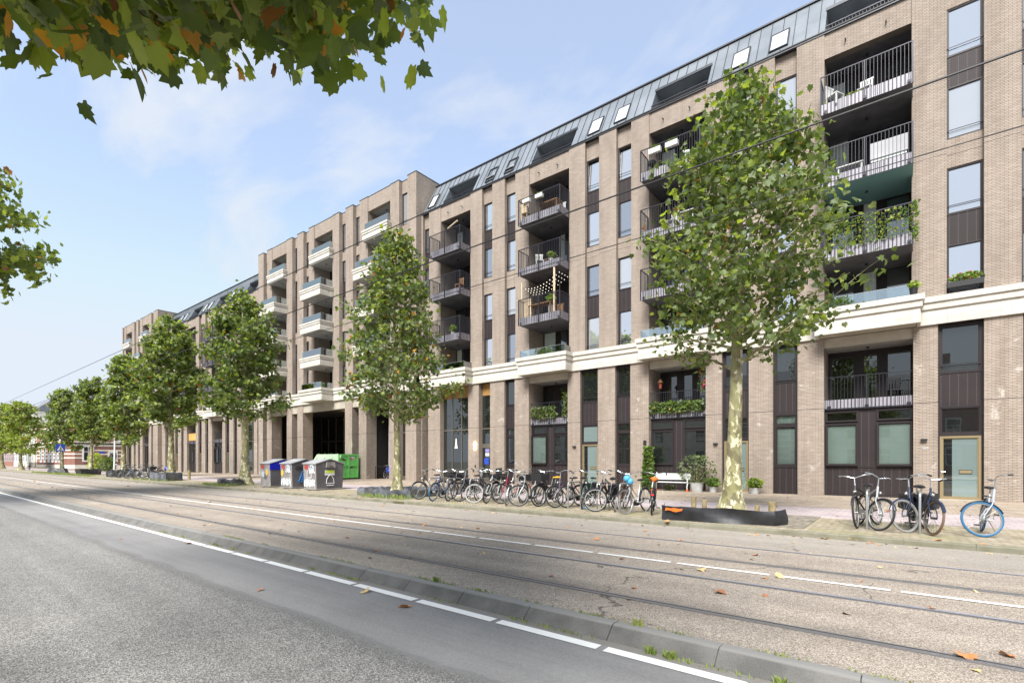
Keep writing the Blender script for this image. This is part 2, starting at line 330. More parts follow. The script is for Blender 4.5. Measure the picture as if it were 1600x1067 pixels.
def paver(name,c1,c2,mort,bw,bh,rot=0,moss=0.3,mossc=(0.16,0.17,0.06)):
    m=mat(name,c1,0.9); nt=m.node_tree; b=nt.nodes['Principled BSDF']; p=pos(nt); mp=nt.nodes.new('ShaderNodeMapping'); mp.inputs['Rotation'].default_value=(0,0,R(rot)); nt.links.new(p,mp.inputs[0])
    br=nt.nodes.new('ShaderNodeTexBrick'); nt.links.new(mp.outputs[0],br.inputs['Vector']); br.inputs['Scale'].default_value=1
    for k,v in (('Brick Width',bw),('Row Height',bh),('Mortar Size',0.008),('Bias',-0.1)): br.inputs[k].default_value=v
    br.inputs['Color1'].default_value=(*c1,1); br.inputs['Color2'].default_value=(*c2,1); br.inputs['Mortar'].default_value=(*mort,1)
    c=mixc(nt,1.0,br.outputs['Color'],ramp(nt,noise(nt,p,0.8,6,0.65),[(0.3,(0.75,0.75,0.74)),(0.7,(1.15,1.13,1.1))]),'MULTIPLY')
    if moss:
        f=mathn(nt,'MULTIPLY',mrange(nt,noise(nt,p,1.1,7,0.7),0.45,0.62),moss); c=mixc(nt,f,c,mossc)
    nt.links.new(c,b.inputs['Base Color']); bump(nt,b,mathn(nt,'SUBTRACT',1.0,br.outputs['Fac']),0.5,0.006); return m
M['pave_moss']=paver('mossy_brick_paving',(0.30,0.25,0.19),(0.44,0.38,0.30),(0.13,0.12,0.07),0.2,0.1,45,0.5,(0.26,0.25,0.11))
M['pave']=paver('brick_paving',(0.32,0.265,0.21),(0.48,0.40,0.33),(0.16,0.13,0.10),0.2,0.1,0,0.25,(0.38,0.30,0.19))
M['cycle']=paver('cycle_path_slabs',(0.40,0.34,0.35),(0.46,0.40,0.40),(0.28,0.24,0.24),0.3,0.3,0,0.0)
M['kerb']=noisy('mossy_kerb',(0.15,0.145,0.10),(0.23,0.22,0.165),2.5,0.9,6,0.3,0.004)
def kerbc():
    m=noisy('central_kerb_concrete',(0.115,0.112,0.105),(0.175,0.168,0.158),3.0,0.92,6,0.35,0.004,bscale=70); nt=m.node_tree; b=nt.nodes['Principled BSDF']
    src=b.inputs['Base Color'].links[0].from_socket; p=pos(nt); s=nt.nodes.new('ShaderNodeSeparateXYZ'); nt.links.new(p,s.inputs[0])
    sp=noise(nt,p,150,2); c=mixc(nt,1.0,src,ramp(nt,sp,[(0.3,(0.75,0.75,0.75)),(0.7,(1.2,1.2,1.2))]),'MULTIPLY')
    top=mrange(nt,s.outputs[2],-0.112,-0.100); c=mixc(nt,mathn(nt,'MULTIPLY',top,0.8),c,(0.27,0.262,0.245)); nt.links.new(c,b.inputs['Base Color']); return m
M['ckerb']=kerbc()
def paint(name,c,wear):
    m=mat(name,c,0.75); nt=m.node_tree; b=nt.nodes['Principled BSDF']; p=pos(nt)
    f=mrange(nt,noise(nt,p,60,4,0.7),0.60,0.75,0,wear); nt.links.new(mixc(nt,f,c,(0.38,0.36,0.33)),b.inputs['Base Color']); return m
M['marking']=paint('road_paint',(0.80,0.79,0.76),0.7)
M['soil']=noisy('pit_soil',(0.12,0.10,0.075),(0.30,0.27,0.22),6,0.95,7,0.6,0.02)
XL,XR=-420.0,60.0
g=MB(); g.box(-1500,1500,-700,1200,-1.2,-0.6); struct('ground',g,noisy('far_ground',(0.12,0.12,0.10),(0.2,0.19,0.17),0.05,0.95))
g=MB()
g.add([(XL,-7.0,-.22),(XR,-7.0,-.22),(XR,4.242,-.22),(XL,4.242,-.22)],[(0,1,2,3)]); g.add([(XL,-7.0,-.55),(XR,-7.0,-.55),(XR,-7,-.22),(XL,-7,-.22)],[(0,1,2,3)])
struct('carriageway',g,'road')
g=MB(); g.add([(XL,4.47,-.104),(XR,4.47,-.104),(XR,11.86,-.10),(XL,11.86,-.10)],[(0,1,2,3)]); struct('tram_road',g,'bed')
# central kerb in blocks with open joints
g=MB(); x=-90.0
while x<14:
    L=1.0 if x<-12 else 0.98; a,b2=x+0.004,x+L-0.004; dz=rnd.uniform(-.003,.003)
    g.prism([(4.22,-.40),(4.52,-.40),(4.52,-.103),(4.47,-.098+dz),(4.40,-.094+dz),(4.365,-.102+dz),(4.245,-.212),(4.22,-.24)],a,b2,'x'); x+=L
g.prism([(4.22,-.40),(4.52,-.40),(4.52,-.103),(4.47,-.1),(4.40,-.096),(4.365,-.104),(4.245,-.212),(4.22,-.24)],XL,-90.01,'x')
g.prism([(4.235,-.40),(4.51,-.40),(4.51,-.12),(4.365,-.125),(4.26,-.22)],-90.0,14,'x')
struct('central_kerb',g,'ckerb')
g=MB(); x=-80.0
while x<16:
    dz=rnd.uniform(-.004,.004); g.prism([(11.85,-.3),(12.01,-.3),(12.01,0.002+dz),(11.87,.002+dz),(11.85,-.015+dz)],x+.004,x+.996,'x'); x+=1
g.prism([(11.85,-.3),(12.01,-.3),(12.01,0.002),(11.87,.002),(11.85,-.015)],XL,-80.004,'x'); g.prism([(11.86,-.3),(12.0,-.3),(12.0,-.01),(11.86,-.02)],-80,16,'x')
struct('pavement_kerb',g,'kerb')
g=MB(); g.box(XL,XR,12.01,15.1,-.3,0); struct('parking_strip',g,'pave_moss')
g=MB(); g.box(XL,XR,15.1,18.4,-.3,-.003); struct('cycle_path',g,'cycle')
g=MB(); g.box(XL,XR,18.4,34,-.3,0); struct('pavement',g,'pave')
g=MB(); g.box(XL,XR,-22,-7.1,-.4,-.10); struct('near_pavement',g,'pave')
g=MB(); g.box(-5.0,-1.7,12.35,15.3,-.2,.012); g.box(-18.9,-15.6,12.35,15.3,-.2,.012); struct('tree_pit',g,'soil')
# markings
M['seal']=mat('crack_seal',(0.13,0.13,0.125),.8)
g=MB(); 
P_=[(-2.6,1.95),(-2.35,2.05),(-2.15,2.08),(-1.9,2.28),(-1.6,2.42),(-1.35,2.62),(-1.2,2.85)]
for (xa,ya),(xb,yb) in zip(P_[:-1],P_[1:]): g.add([(xa,ya,-.2165),(xb,yb,-.2165),(xb,yb+.022,-.2165),(xa,ya+.022,-.2165)],[(0,1,2,3)])
struct('road_seam',g,'seal')
g=MB()
def strip(x0,x1,y0,y1,z): g.add([(x0,y0,z),(x1,y0,z),(x1,y1,z),(x0,y1,z)],[(0,1,2,3)])
gaps=[-7.165,-5.905,-4.64,-3.385,-2.14]
x=XL; strip(XL,-11.0,3.98,4.10,-.214)
e=[-11.0+.03,-9.7,-8.43]+gaps+[-.9,.35,1.6,2.9,4.2,5.5,6.8]
for a,b2 in zip(e[:-1],e[1:]): strip(a+.035,b2-.035,3.98,4.10,-.214)
e=[-9.6,-8.2,-6.86,-5.465,-4.145,-2.785,-1.405,-.075,1.3,2.65,4.0,5.4,6.8]
strip(XL,-9.62,7.54,7.64,-.094)
for a,b2 in zip(e[:-1],e[1:]): strip(a+.05,b2-.05,7.545,7.635,-.094)
for i in range(7): strip(-118+i*1.0,-117.5+i*1.0,-3,4.0,-.2135)
o=struct('road_markings',g,'marking')
M['railhead']=mat('polished_rail',(0.55,0.56,0.62),0.38,0.7); M['groove']=mat('rail_groove',(0.02,0.02,0.022),0.7)
M['railside']=mat('rail_web',(0.22,0.215,0.22),0.45,0.5)
for i,(y,lb,hi) in enumerate(((5.30,'grooved tram rail nearest the central kerb',1),(6.88,'grooved tram rail just this side of the dashed white line',1),(8.24,'dark grooved tram rail just beyond the dashed white line',0),(9.73,'grooved tram rail farthest from the camera beside the kerbside strip',1))):
    t=thing('tram_rail',lb,'tram rail',(-60,y,-.10),0,'tram rails set in the road')
    s_=1 if i in(0,2) else -1
    g=MB(); g.box(XL,XR,y-.03,y+.03,-.2,-.092); g.build('rail_head',['railhead' if i in (1,3) else 'railside'],t)
    g=MB(); g.box(XL,XR,y+s_*.031,y+s_*.062,-.2,-.0955); g.build('groove','groove',t)
    g=MB(); g.box(XL,XR,y+s_*.063,y+s_*.082,-.2,-.0935); g.build('rail_lip','railside',t)

# ---------------------------------------------------------------- facade component meshes (cached)
CACHE={}
def win_mesh(w,h,fr=0.055,outer='frame'):
    k=('f',round(w,3),round(h,3),fr,outer)
    if k not in CACHE:
        g=MB(); g.box(0,fr,0,.09,0,h); g.box(w-fr,w,0,.09,0,h); g.box(fr,w-fr,0,.09,0,fr); g.box(fr,w-fr,0,.09,h-fr,h)
        i=fr; t=.03
        g.box(i,i+t,.025,.085,i,h-i); g.box(w-i-t,w-i,.025,.085,i,h-i); g.box(i+t,w-i-t,.025,.085,i,i+t); g.box(i+t,w-i-t,.025,.085,h-i-t,h-i)
        me=g.mesh('window_frame',outer)
        p=MB(); p.box(i+t-.005,w-i-t+.005,.05,.062,i+t-.005,h-i-t+.005); CACHE[k]=(me,p)
    return CACHE[k]
def pane_mesh(w,h,fr,outer,gl):
    k=('p',round(w,3),round(h,3),fr,gl)
    if k not in CACHE: CACHE[k]=win_mesh(w,h,fr,outer)[1].mesh('pane',gl)
    return CACHE[k]
def window(parent,x,y,z,w,h,gl='glass_sky',fr=0.055,outer='frame',blind=None,bar=None,name='window',tilt=0,cut=1.0):
    o=inst(name,win_mesh(w,h,fr,outer)[0],parent,(x,y,z))
    p=inst('pane',pane_mesh(w,h,fr,outer,gl),o,Vector(o['_off'])); p.location=(0,0,0)
    if tilt: p.rotation_euler=(R(tilt),0,0)
    if blind:
        k=('b',round(w,3),round(h,3),blind,cut)
        if k not in CACHE:
            g=MB(); z1=h-fr-.01
            z0=fr+.01+(h-2*fr)*(1-cut)
            if 'curtain' in blind:
                n=24; pts=[]
                for i in range(n+1): pts.append((fr+(w-2*fr)*i/n,.16+.02*math.sin(i*1.9)))
                for i in range(n):
                    (xa,ya),(xb,yb)=pts[i],pts[i+1]; g.add([(xa,ya,z0),(xb,yb,z0),(xb,yb,z1),(xa,ya,z1)],[(0,1,2,3)])
            else:
                k2=int((z1-z0)/.05)
                for i in range(k2): 
                    za=z0+i*.05; g.add([(fr,.13,za),(w-fr,.13,za),(w-fr,.118,za+.047),(fr,.118,za+.047)],[(0,1,2,3)])
            CACHE[k]=g.mesh('blind',blind)
        b=inst('blind' if 'curtain' not in blind else 'curtain',CACHE[k],o,(0,0,0)); b.location=(0,0,0)
    if bar:
        k=('bar',round(w,3),bar)
        if k not in CACHE: g=MB(); g.box(0.0,w,-.035,-.015,bar,bar+.025); CACHE[k]=g.mesh('safety_bar','rail')
        b=inst('safety_bar',CACHE[k],o,(0,0,0)); b.location=(0,0,0)
    return o
def boxmesh(key,w,d,h,m):
    k=(key,round(w,3),round(d,3),round(h,3),m)
    if k not in CACHE: g=MB(); g.box(0,w,0,d,0,h); CACHE[k]=g.mesh(key,m)
    return CACHE[k]
def panel(parent,x,y,z,w,h,m='panel'): return inst('spandrel_panel',boxmesh('spandrel_panel',w,.05,h,m),parent,(x,y,z))
def lamp(parent,x,y,z):
    g=MB(); g.tube([(x,y,z),(x,y,z-.07)],.055,10); g.build('ceiling_lamp','black',parent)

def railing_mesh(w,dep,h,bz):
    """front and side railing; origin at front-left bottom of slab"""
    k=('rl',round(w,3),dep,h,bz)
    if k not in CACHE:
        g=MB(); t=.028
        g.box(-.02,w+.02,-.02,.02,h-.02,h+.015)
        for xx in (0,w): g.box(xx-.018,xx+.018,.02,dep-.003,h-.02,h+.015)
        n=int(w/.115)
        for i in range(1,n): xx=w*i/n; g.box(xx-.008,xx+.008,-.012,.008,.03,h-.02)
        for xx in (0,w):
            g.box(xx-.025,xx+.025,-.025,.02,-.02,h-.021)
            m_=int(dep/.115)
            for i in range(1,m_): yy=dep*i/m_; g.box(xx-.008,xx+.008,yy-.01,yy+.01,.03,h-.02)
            g.box(xx-.02,xx+.02,dep-.045,dep-.004,.0,h-.021)
        g.box(w*.5-.02,w*.5+.02,-.02,.01,.03,h-.021)
        for xx in (.1,w*.5-.06,w-.16): g.box(xx,xx+.12,-.035,-.021,.05,.13)
        CACHE[k]=g.mesh('railing','rail')
    return CACHE[k]
def loggia_wall(parent,x0,x1,y,z0,z1,gl='glass_door',warm=False,curt=True,seed=0):
    """dark framed glass wall with a door"""
    rr=random.Random(seed); w=x1-x0; h=z1-z0; g=MB(); fr=.07
    divs=[0,.34*w,.42*w,.62*w,.70*w,w] if seed%2==0 else [0,.30*w,.38*w,.46*w,.62*w,w]
    g.box(x0,x1,y,y+.12,z0,z0+.12); g.box(x0,x1,y,y+.12,z1-.22,z1)
    solid=[(1,2),(3,4)] if seed%2==0 else [(1,2),(4,4)]
    for i in range(5):
        a,b2=x0+divs[i],x0+divs[i+1]
        if i in (1,3): g.box(a,b2,y+.001,y+.12,z0+.12,z1-.22)
        else:
            g.box(a,a+fr,y+.002,y+.1,z0+.12,z1-.22); g.box(b2-fr,b2,y+.002,y+.1,z0+.12,z1-.22)
    o=g.build('glass_wall','frame',parent)
    p=MB()
    for i in (0,2,4): p.box(x0+divs[i]+fr,x0+divs[i+1]-fr,y+.05,y+.06,z0+.12,z1-.22)
    p.build('pane',gl,o)
    if curt:
        c=MB(); side=rr.choice((0,2,4)); a=x0+divs[side]+fr; b2=x0+divs[side+1]-fr
        if rr.random()<.6: b2=a+(b2-a)*rr.uniform(.4,1)
        ys=y+.03; zz=z0+.12+(0 if rr.random()<.6 else .0)
        n=12
        for i in range(n):
            xa=a+(b2-a)*i/n; xb=a+(b2-a)*(i+1)/n; c.add([(xa,ys+.008*(i%2),zz),(xb,ys+.008*((i+1)%2),zz),(xb,ys+.008*((i+1)%2),z1-.3),(xa,ys+.008*(i%2),z1-.3)],[(0,1,2,3)])
        c.build('curtain','curtain',o)
    return o
# stone band profile (offset from wall plane outward, z)
BAND=[(0.0,6.66),(-.10,6.66),(-.105,6.95),(-.075,7.215),(-.075,7.23),(-.15,7.245),(-.15,7.46),(-.135,7.475),(-.215,7.49),(-.215,7.70),(0.0,7.72)]
def band(g,path,scale=1.0,prof=BAND,z=0,ends=True):
    """sweep profile along plan path [(x,y)], outward normal is to the right-hand (towards -y when going +x)"""
    n=len(path); dirs=[]
    for i in range(n-1):
        d=Vector((path[i+1][0]-path[i][0],path[i+1][1]-path[i][1])).normalized(); dirs.append(Vector((-d.y,d.x)))   # inward normal (left)
    vs=[]
    for i in range(n):
        if i==0: m=dirs[0]; k=1
        elif i==n-1: m=dirs[-1]; k=1
        else:
            m=(dirs[i-1]+dirs[i]); m.normalize(); k=1/max(.3,m.dot(dirs[i]))
        for o_,zz in prof: vs.append((path[i][0]+m.x*o_*k,path[i][1]+m.y*o_*k,zz+z))
    q=len(prof); fs=[]
    for i in range(n-1):
        for j in range(q): a=i*q+j; b2=i*q+(j+1)%q; fs.append((a,a+q,b2+q,b2))
    if ends: fs.append(tuple(range(q))); fs.append(tuple((n-1)*q+j for j in range(q-1,-1,-1)))
    g.add(vs,fs)
BALC=[(0.0,0),(-.02,0),(-.03,.30),(-.0,.50),(-.0,.52),(-.05,.53),(-.05,.68),(-.035,.69),(-.09,.70),(-.09,.85),(0,.86)]

def wing(name,label,s0,s1,yf,ztop,upper,ground,rec_dir,tower=False,deepg=0.5,mansard=True,group=None):
    B=thing(name,label,'building',((s0+s1)/2,yf+6,0),0,group)
    DB=.22 if not tower else .32        # window bay setback
    DR=1.6
    PD=yf+DR                            # depth of pier / wall block
    # ---- upper wall
    g=MB(); ups=sorted(upper)
    edges=[s0]; 
    for a,b2,t in ups: edges+= [a,b2]
    edges.append(s1)
    for i in range(0,len(edges),2):
        a,b2=edges[i],edges[i+1]
        if b2-a>.01: g.box(a,b2,yf,PD,7.715,ztop)
    top_open=18.56 if not tower else 21.55
    for a,b2,t in ups:
        if t=='w':
            y=yf+DB
            g.box(a,b2,y,PD,18.6 if not tower else 21.75,ztop-.002)
            g.box(a,b2,y,PD,12.57,13.65)
            if tower: g.box(a,b2,y,PD,18.6,19.35)
        else: g.box(a,b2,yf+.05,yf+.4,top_open,ztop-.001)
    # ---- ground piers
    gs=sorted(ground); edges=[s0]
    for a,b2,t in gs: edges+=[a,b2]
    edges.append(s1)
    for i in range(0,len(edges),2):
        a,b2=edges[i],edges[i+1]
        if b2-a>.01: g.box(a,b2,yf+.001,yf+(1.0 if tower else DR),-.05,6.68)
    # back and side walls, roof deck
    g.box(s0+.01,s1-.01,yf+12.6,yf+13,-.05,ztop-.4); g.box(s0+.005,s0+.35,PD+.001,yf+12.6,6.7,ztop-.003); g.box(s1-.35,s1-.005,PD+.001,yf+12.6,6.7,ztop-.003)
    if tower:
        g.box(s0+.3,s1-.3,PD,PD+.3,ztop-1,ztop-.004)
    W=g.build('wall','brick',B)
    g=MB(); g.box(s0+.3,s1-.3,PD+.3,yf+12.6,ztop-.5,ztop-.3); 
    if tower:
        # thin dark coping following the piers
        for i in range(0,1): pass
        es=[s0]; 
        for a,b2,t in ups: es+=[a,b2]
        es.append(s1)
        for i in range(0,len(es),2):
            g.box(es[i]-.015,es[i+1]+.015,yf-.02,PD,ztop+.002,ztop+.05)
        for a,b2,t in ups: g.box(a+.016,b2-.016,yf+(DB if t=='w' else .05)-.02,PD,ztop+.003,ztop+.045)
        g.box(s0-.02,s0+.36,PD+.001,yf+12.6,ztop+.001,ztop+.05); g.box(s1-.36,s1+.02,PD+.001,yf+12.6,ztop+.001,ztop+.05)
    rf=g.build('roof','zinc_dark',B)
    # ---- floor slabs / recess linings
    g=MB()
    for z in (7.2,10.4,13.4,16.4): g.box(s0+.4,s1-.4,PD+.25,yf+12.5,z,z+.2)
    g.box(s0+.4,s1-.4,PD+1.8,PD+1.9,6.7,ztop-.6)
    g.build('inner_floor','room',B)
    # ---- windows
    k=0
    for a,b2,t in ups:
        if t!='w': continue
        y=yf+DB+.03; w_=b2-a
        lv=[(7.70,1.95,'l'),(10.80,1.77,'u'),(13.65,1.98,'l'),(16.78,1.82,'u')]+([(19.35,2.4,'u')] if tower else [])
        for z,h,q in lv:
            k+=1; rr=rnd.random()
            tl=0
            if q=='u' and rr<.16: tl=-3.5
            window(B,a,y,z,w_,h,'glass_sky' if rr<.72 else 'glass_dim' if rr<.84 else 'glass_curtain',.05,bar=.32,tilt=tl)
        panel(B,a,y+.02,9.65,w_,1.15); panel(B,a,y+.02,15.63,w_,1.15)
        g=MB(); 
    # ---- recess bays
    nrec=0
    for a,b2,t in ups:
        if t!='r': continue
        nrec+=1
        levels=[7.7,10.75,13.75,16.75] if not tower else [7.7,10.75,13.75,16.75,19.8]
        for li,z in enumerate(levels):
            zt=(levels[li+1]-.28) if li<len(levels)-1 else top_open
            gl='glass_door'; loggia_wall(B,a+.003,b2-.003,PD-.02,z-.1,zt,gl,seed=int(nrec*7+li+s0))
            pr=1.0
            if not tower and li>0:
                zb=z-.2-.97+1.03 if False else [None,9.6,12.6,15.6][li]
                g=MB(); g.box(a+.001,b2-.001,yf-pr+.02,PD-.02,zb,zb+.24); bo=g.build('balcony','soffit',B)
                g=MB(); g.box(a-.005,b2+.005,yf-pr-.0,yf-pr+.018,zb+.0,zb+.42); g.box(a-.02,a,yf-pr,yf-.004,zb,zb+.42); g.box(b2,b2+.02,yf-pr,yf-.004,zb,zb+.42); g.build('fascia','fascia',bo)
                o=inst('railing',railing_mesh(b2-a+.04,pr-.01,1.53,0),bo,(a-.02,yf-pr-.03,zb)); 
                lamp(bo,(a+b2)/2,yf+.3,zb)
            elif tower and li>0:
                p2=.38 if li==4 else 1.25
                zb=[None,9.62,12.62,15.62,18.98][li]
                g=MB(); x0,x1=a-.12,b2+.12; band(g,[(x0,yf),(x0,yf-p2),(x1,yf-p2),(x1,yf)],prof=[(q[0]+.0,q[1]) for q in BALC],z=zb,ends=False)
                bo=g.build('balcony','stone',B)
                g=MB(); g.box(x0+.02,x1-.02,yf-p2+.02,yf-.003,zb+.02,zb+.3); g.box(a+.001,b2-.001,yf-.002,PD-.02,zb+.02,zb+.3)
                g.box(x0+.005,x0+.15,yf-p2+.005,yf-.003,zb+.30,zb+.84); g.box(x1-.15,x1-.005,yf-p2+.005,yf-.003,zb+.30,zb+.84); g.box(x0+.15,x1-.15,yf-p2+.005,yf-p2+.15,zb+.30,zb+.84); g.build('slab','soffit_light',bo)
                g=MB(); q=.12; zz=zb+.86; hh=.58
                g.box(a-.02,b2+.02,yf-p2+q,yf-p2+q+.016,zz,zz+hh); g.box(a-.036,a-.02,yf-p2+q,yf-.004,zz,zz+hh); g.box(b2+.02,b2+.036,yf-p2+q,yf-.004,zz,zz+hh)
                gg=g.build('glass_balustrade','glass_balustrade',bo); 
                g=MB(); g.box(a-.04,b2+.04,yf-p2+q-.008,yf-p2+q+.024,zz+hh,zz+hh+.02); g.box(b2+.014,b2+.044,yf-p2+q+.025,yf-.004,zz+hh,zz+hh+.02); g.build('handrail','chrome',bo)
                lamp(bo,(a+b2)/2,yf+.3,zb+.02)
        # top ceiling
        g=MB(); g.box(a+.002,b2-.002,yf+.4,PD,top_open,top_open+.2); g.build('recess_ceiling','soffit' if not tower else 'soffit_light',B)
        lamp(B,(a+b2)/2,yf+.8,top_open)
    # ---- stone band with bays over the recesses
    path=[(s0,yf)]
    pb=.72 if not tower else 1.1
    for a,b2,t in ups:
        if t=='r': path+=[(a-.16,yf),(a-.16,yf-pb),(b2+.16,yf-pb),(b2+.16,yf)]
    path.append((s1,yf))
    g=MB(); band(g,path); ce=g.build('stone_band','stone',B)
    for a,b2,t in ups:
        if t=='r':
            g=MB(); g.box(a-.14,b2+.14,yf-pb+.02,yf-.003,6.675,7.5); g.box(a-.13,b2+.13,yf-.002,PD-.03,6.69,7.55); g.build('soffit','lintel',ce)
            g=MB(); h2=MB()
            z0=7.72; z1=8.12 if not tower else 8.2; yb=yf-pb+.0
            g.box(a-.1,b2+.1,yb-.05,yb-.034,z0,z1); g.box(a-.116,a-.1,yb-.05,yf-.004,z0,z1); g.box(b2+.1,b2+.116,yb-.05,yf-.004,z0,z1)
            h2.box(a-.11,b2+.11,yb-.058,yb-.026,z1,z1+.018)
            g.build('glass_balustrade','glass_balustrade',ce); h2.build('handrail','chrome',ce)
    return B,rf,PD
GR=random.Random(11)
def residential(B,yf,a,b2,R0,seed=0,blinds=(1,1),deco=True):
    """recessed ground bay: two windows, panels, balcony with railing, glass wall above"""
    y=yf+.34; PD=yf+1.6; w=b2-a
    g=MB(); g.box(a,b2,y+.06,y+.10,0,3.64); g.box(a,b2,PD+.3,PD+.4,0,6.7); g.build('inner_wall','room',B)  # near-black sheets stand in for the shade of the room
    g=MB()
    x1=a+.04; wl=1.14; x2=b2-1.14-.02
    for xx in (a,x1+wl,x2-.04,b2-.02): pass
    g.box(a+.002,x1,y-.02,y+.06,0,3.64); g.box(b2-.02,b2-.002,y-.02,y+.06,0,3.64)
    g.box(x1,b2-.02,y-.02,y+.06,1.19,1.27); g.box(x1,b2-.02,y-.02,y+.06,3.55,3.64); g.box(x1,x1+wl,y-.019,y+.06,3.03,3.12); g.box(x2,b2-.02,y-.019,y+.06,3.03,3.12)
    g.box(a+.04,b2-.02,y-.02,y+.06,0,.05); g.box(x1+wl,x1+wl+.05,y-.022,y+.06,0.05,3.55); g.box(x2-.05,x2,y-.022,y+.06,.05,3.55)
    g.build('window_surround','frame',B)
    panel(B,x1,y,.05,wl,1.14); panel(B,x1+wl+.05,y,.05,x2-x1-wl-.1,3.5); panel(B,x2,y,.05,b2-.02-x2,1.14)
    for i,xx in enumerate((x1,x2)):
        ww=wl if i==0 else b2-.02-x2
        bl=blinds[i]
        if bl==1: window(B,xx,y-.14,1.27,ww,1.76,'glass_clear',.05,blind='blind'); 
        elif bl==2: window(B,xx,y-.14,1.27,ww,1.76,'glass_clear',.05,blind='blind',cut=-0.0)
        else: window(B,xx,y-.08,1.27,ww,1.76,'glass_dark',.05)
        window(B,xx,y-.08,3.12,ww,.43,'glass_clear' if bl==1 else 'glass_dark',.035,blind='curtain' if bl==1 else None,cut=1.0)
    # balcony ledge
    g=MB(); g.box(a+.002,b2-.002,y-.08,PD-.02,3.645,3.85); g.box(a+.002,b2-.002,y-.1,y-.082,3.645,4.06,1)
    bo=g.build('balcony',['room','fascia'],B)
    g=MB(); n=int(w/.115)
    for i in range(1,n): xx=a+w*i/n; g.box(xx-.007,xx+.007,y-.125,y-.11,3.72,5.0)
    g.box(a+.003,b2-.003,y-.135,y-.1,5.0,5.03); g.box((a+b2)/2-.02,(a+b2)/2+.02,y-.137,y-.105,3.68,5.0); g.box(a+.003,b2-.003,y-.13,y-.102,3.655,3.70)
    for xx in (a+.1,(a+b2)/2-.07,b2-.2): g.box(xx,xx+.13,y-.15,y-.138,3.72,3.80)
    g.build('railing','rail',bo)
    loggia_wall(B,a+.003,b2-.003,PD-.02,3.86,6.28,'glass_dark',curt=False,seed=seed*2)
    g=MB(); g.box(a+.002,b2-.002,yf+.12,PD+.1,6.28,6.66); bo=g.build('recess_ceiling','soffit_light',B); lamp(bo,(a+b2)/2,yf+.9,6.28)
    g=MB(); g.box(a+.003,b2-.003,yf+.06,yf+.118,6.26,6.66); g.build('lintel','lintel',B)
def door_bay(B,yf,a,b2,kind='door',bl=1):
    y=yf+.2; w=b2-a
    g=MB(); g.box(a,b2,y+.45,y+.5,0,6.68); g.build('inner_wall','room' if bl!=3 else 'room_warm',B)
    g=MB(); g.box(a+.001,a+.06,y-.03,y+.1,0,6.66); g.box(b2-.06,b2-.001,y-.03,y+.1,0,6.66); g.box(a+.06,b2-.06,y-.028,y+.1,6.58,6.66)
    x0=a+.06; ww=w-.12
    if kind=='door':
        g.box(x0,x0+ww,y-.028,y+.1,2.42,2.50); g.box(x0,x0+ww,y-.028,y+.1,3.50,3.58); g.build('window_surround','frame',B)
        window(B,x0,y-.02,4.78,ww,1.8,'glass_dark',.05,bar=.28); panel(B,x0,y+.0,3.58,ww,1.2); window(B,x0,y-.02,2.5,ww,1.0,'glass_dark' if bl!=1 else 'frost',.04)
        d=inst('door',win_mesh(ww,2.38,.075,'bronze')[0],B,(x0,y-.03,.03)); p=inst('pane',pane_mesh(ww,2.38,.075,'bronze','frost'),d,(0,0,0)); p.location=(0,0,0)
        g=MB(); g.box(.10+.4*ww,.10+.4*ww+.34,.03,.048,.98,1.09); g.local('letter_slot','bronze',d,False); g=MB(); g.box(.10+.4*ww-.015,.10+.4*ww+.355,.04,.049,.955,1.11); g.local('letter_slot','black',d,False); g=MB(); g.box(.11,.11+.21*ww,.044,.0505,.11,2.27); g.local('clear_strip','glass_dark',d,False); g=MB(); g.box(.11,.11+.21*ww,.0425,.0438,.11,.42); g.local('step_reflection','frost',d,False) if False else None
        g=MB(); g.box(.03,.055,-.02,0,.9,1.15); g.tube([(.04,-.01,1.03),(.04,-.06,1.03),(.17,-.06,1.03)],.011,8); g.local('handle','chrome',d)
        g=MB(); g.box(a+.001,b2-.001,y-.15,y-.035,-.02,.03); g.build('threshold','lintel',B)
    else:
        g.box(x0,x0+ww,y-.028,y+.1,3.52,3.60); g.box(x0,x0+ww,y-.028,y+.1,3.02,3.09); g.box(x0,x0+ww,y-.028,y+.1,1.18,1.25); g.build('window_surround','frame',B)
        window(B,x0,y-.02,4.96,ww,1.62,'glass_dark',.05,bar=.1); panel(B,x0,y,3.6,ww,1.36)
        window(B,x0,y-.02,3.09,ww,.43,'glass_clear' if bl==1 else 'glass_dark',.03,blind='curtain' if bl==1 else None)
        window(B,x0,y-.02,1.25,ww,1.77,'glass_clear' if bl==1 else 'glass_dark',.05,blind='blind' if bl==1 else None); panel(B,x0,y,.0,ww,1.18)
def glazed(B,yf,a,b2,n,door=False,back=2.8,set_=.9,top=6.66,ochre=True):
    """tall bronze curtain wall"""
    y=yf+set_; w=b2-a; g=MB()
    for i in range(n+1):
        xx=a+w*i/n; xx=min(max(xx,a+.03),b2-.03); g.box(xx-.03,xx+.03,y-.05,y+.05,0,top)
    for z in (.25,3.6): g.box(a+.06,b2-.06,y-.045,y+.045,z,z+.08)
    if door: g.box(a+.06,b2-.06,y-.046,y+.045,2.35,2.62)
    o=g.build('curtain_wall','frame_lite',B)
    g=MB(); g.box(a+.03,b2-.03,y-.006,y+.006,.33,top-.8 if ochre else top); g.build('pane','glass_dark',o)
    if ochre:
        g=MB(); g.box(a+.03,b2-.03,y-.01,y+.01,top-.8,top); g.build('header_panel','ochre',o)
    g=MB(); g.box(a+.03,b2-.03,y-.03,y+.03,0,.25); g.build('plinth','frame_lite',o)
    g=MB(); g.box(a,b2,y+.5,y+.6,0,top); g.build('inner_wall','room',B)
M['ochre']=noisy('ochre_wood_header',(0.26,0.14,0.035),(0.36,0.20,0.06),2.2,0.6)
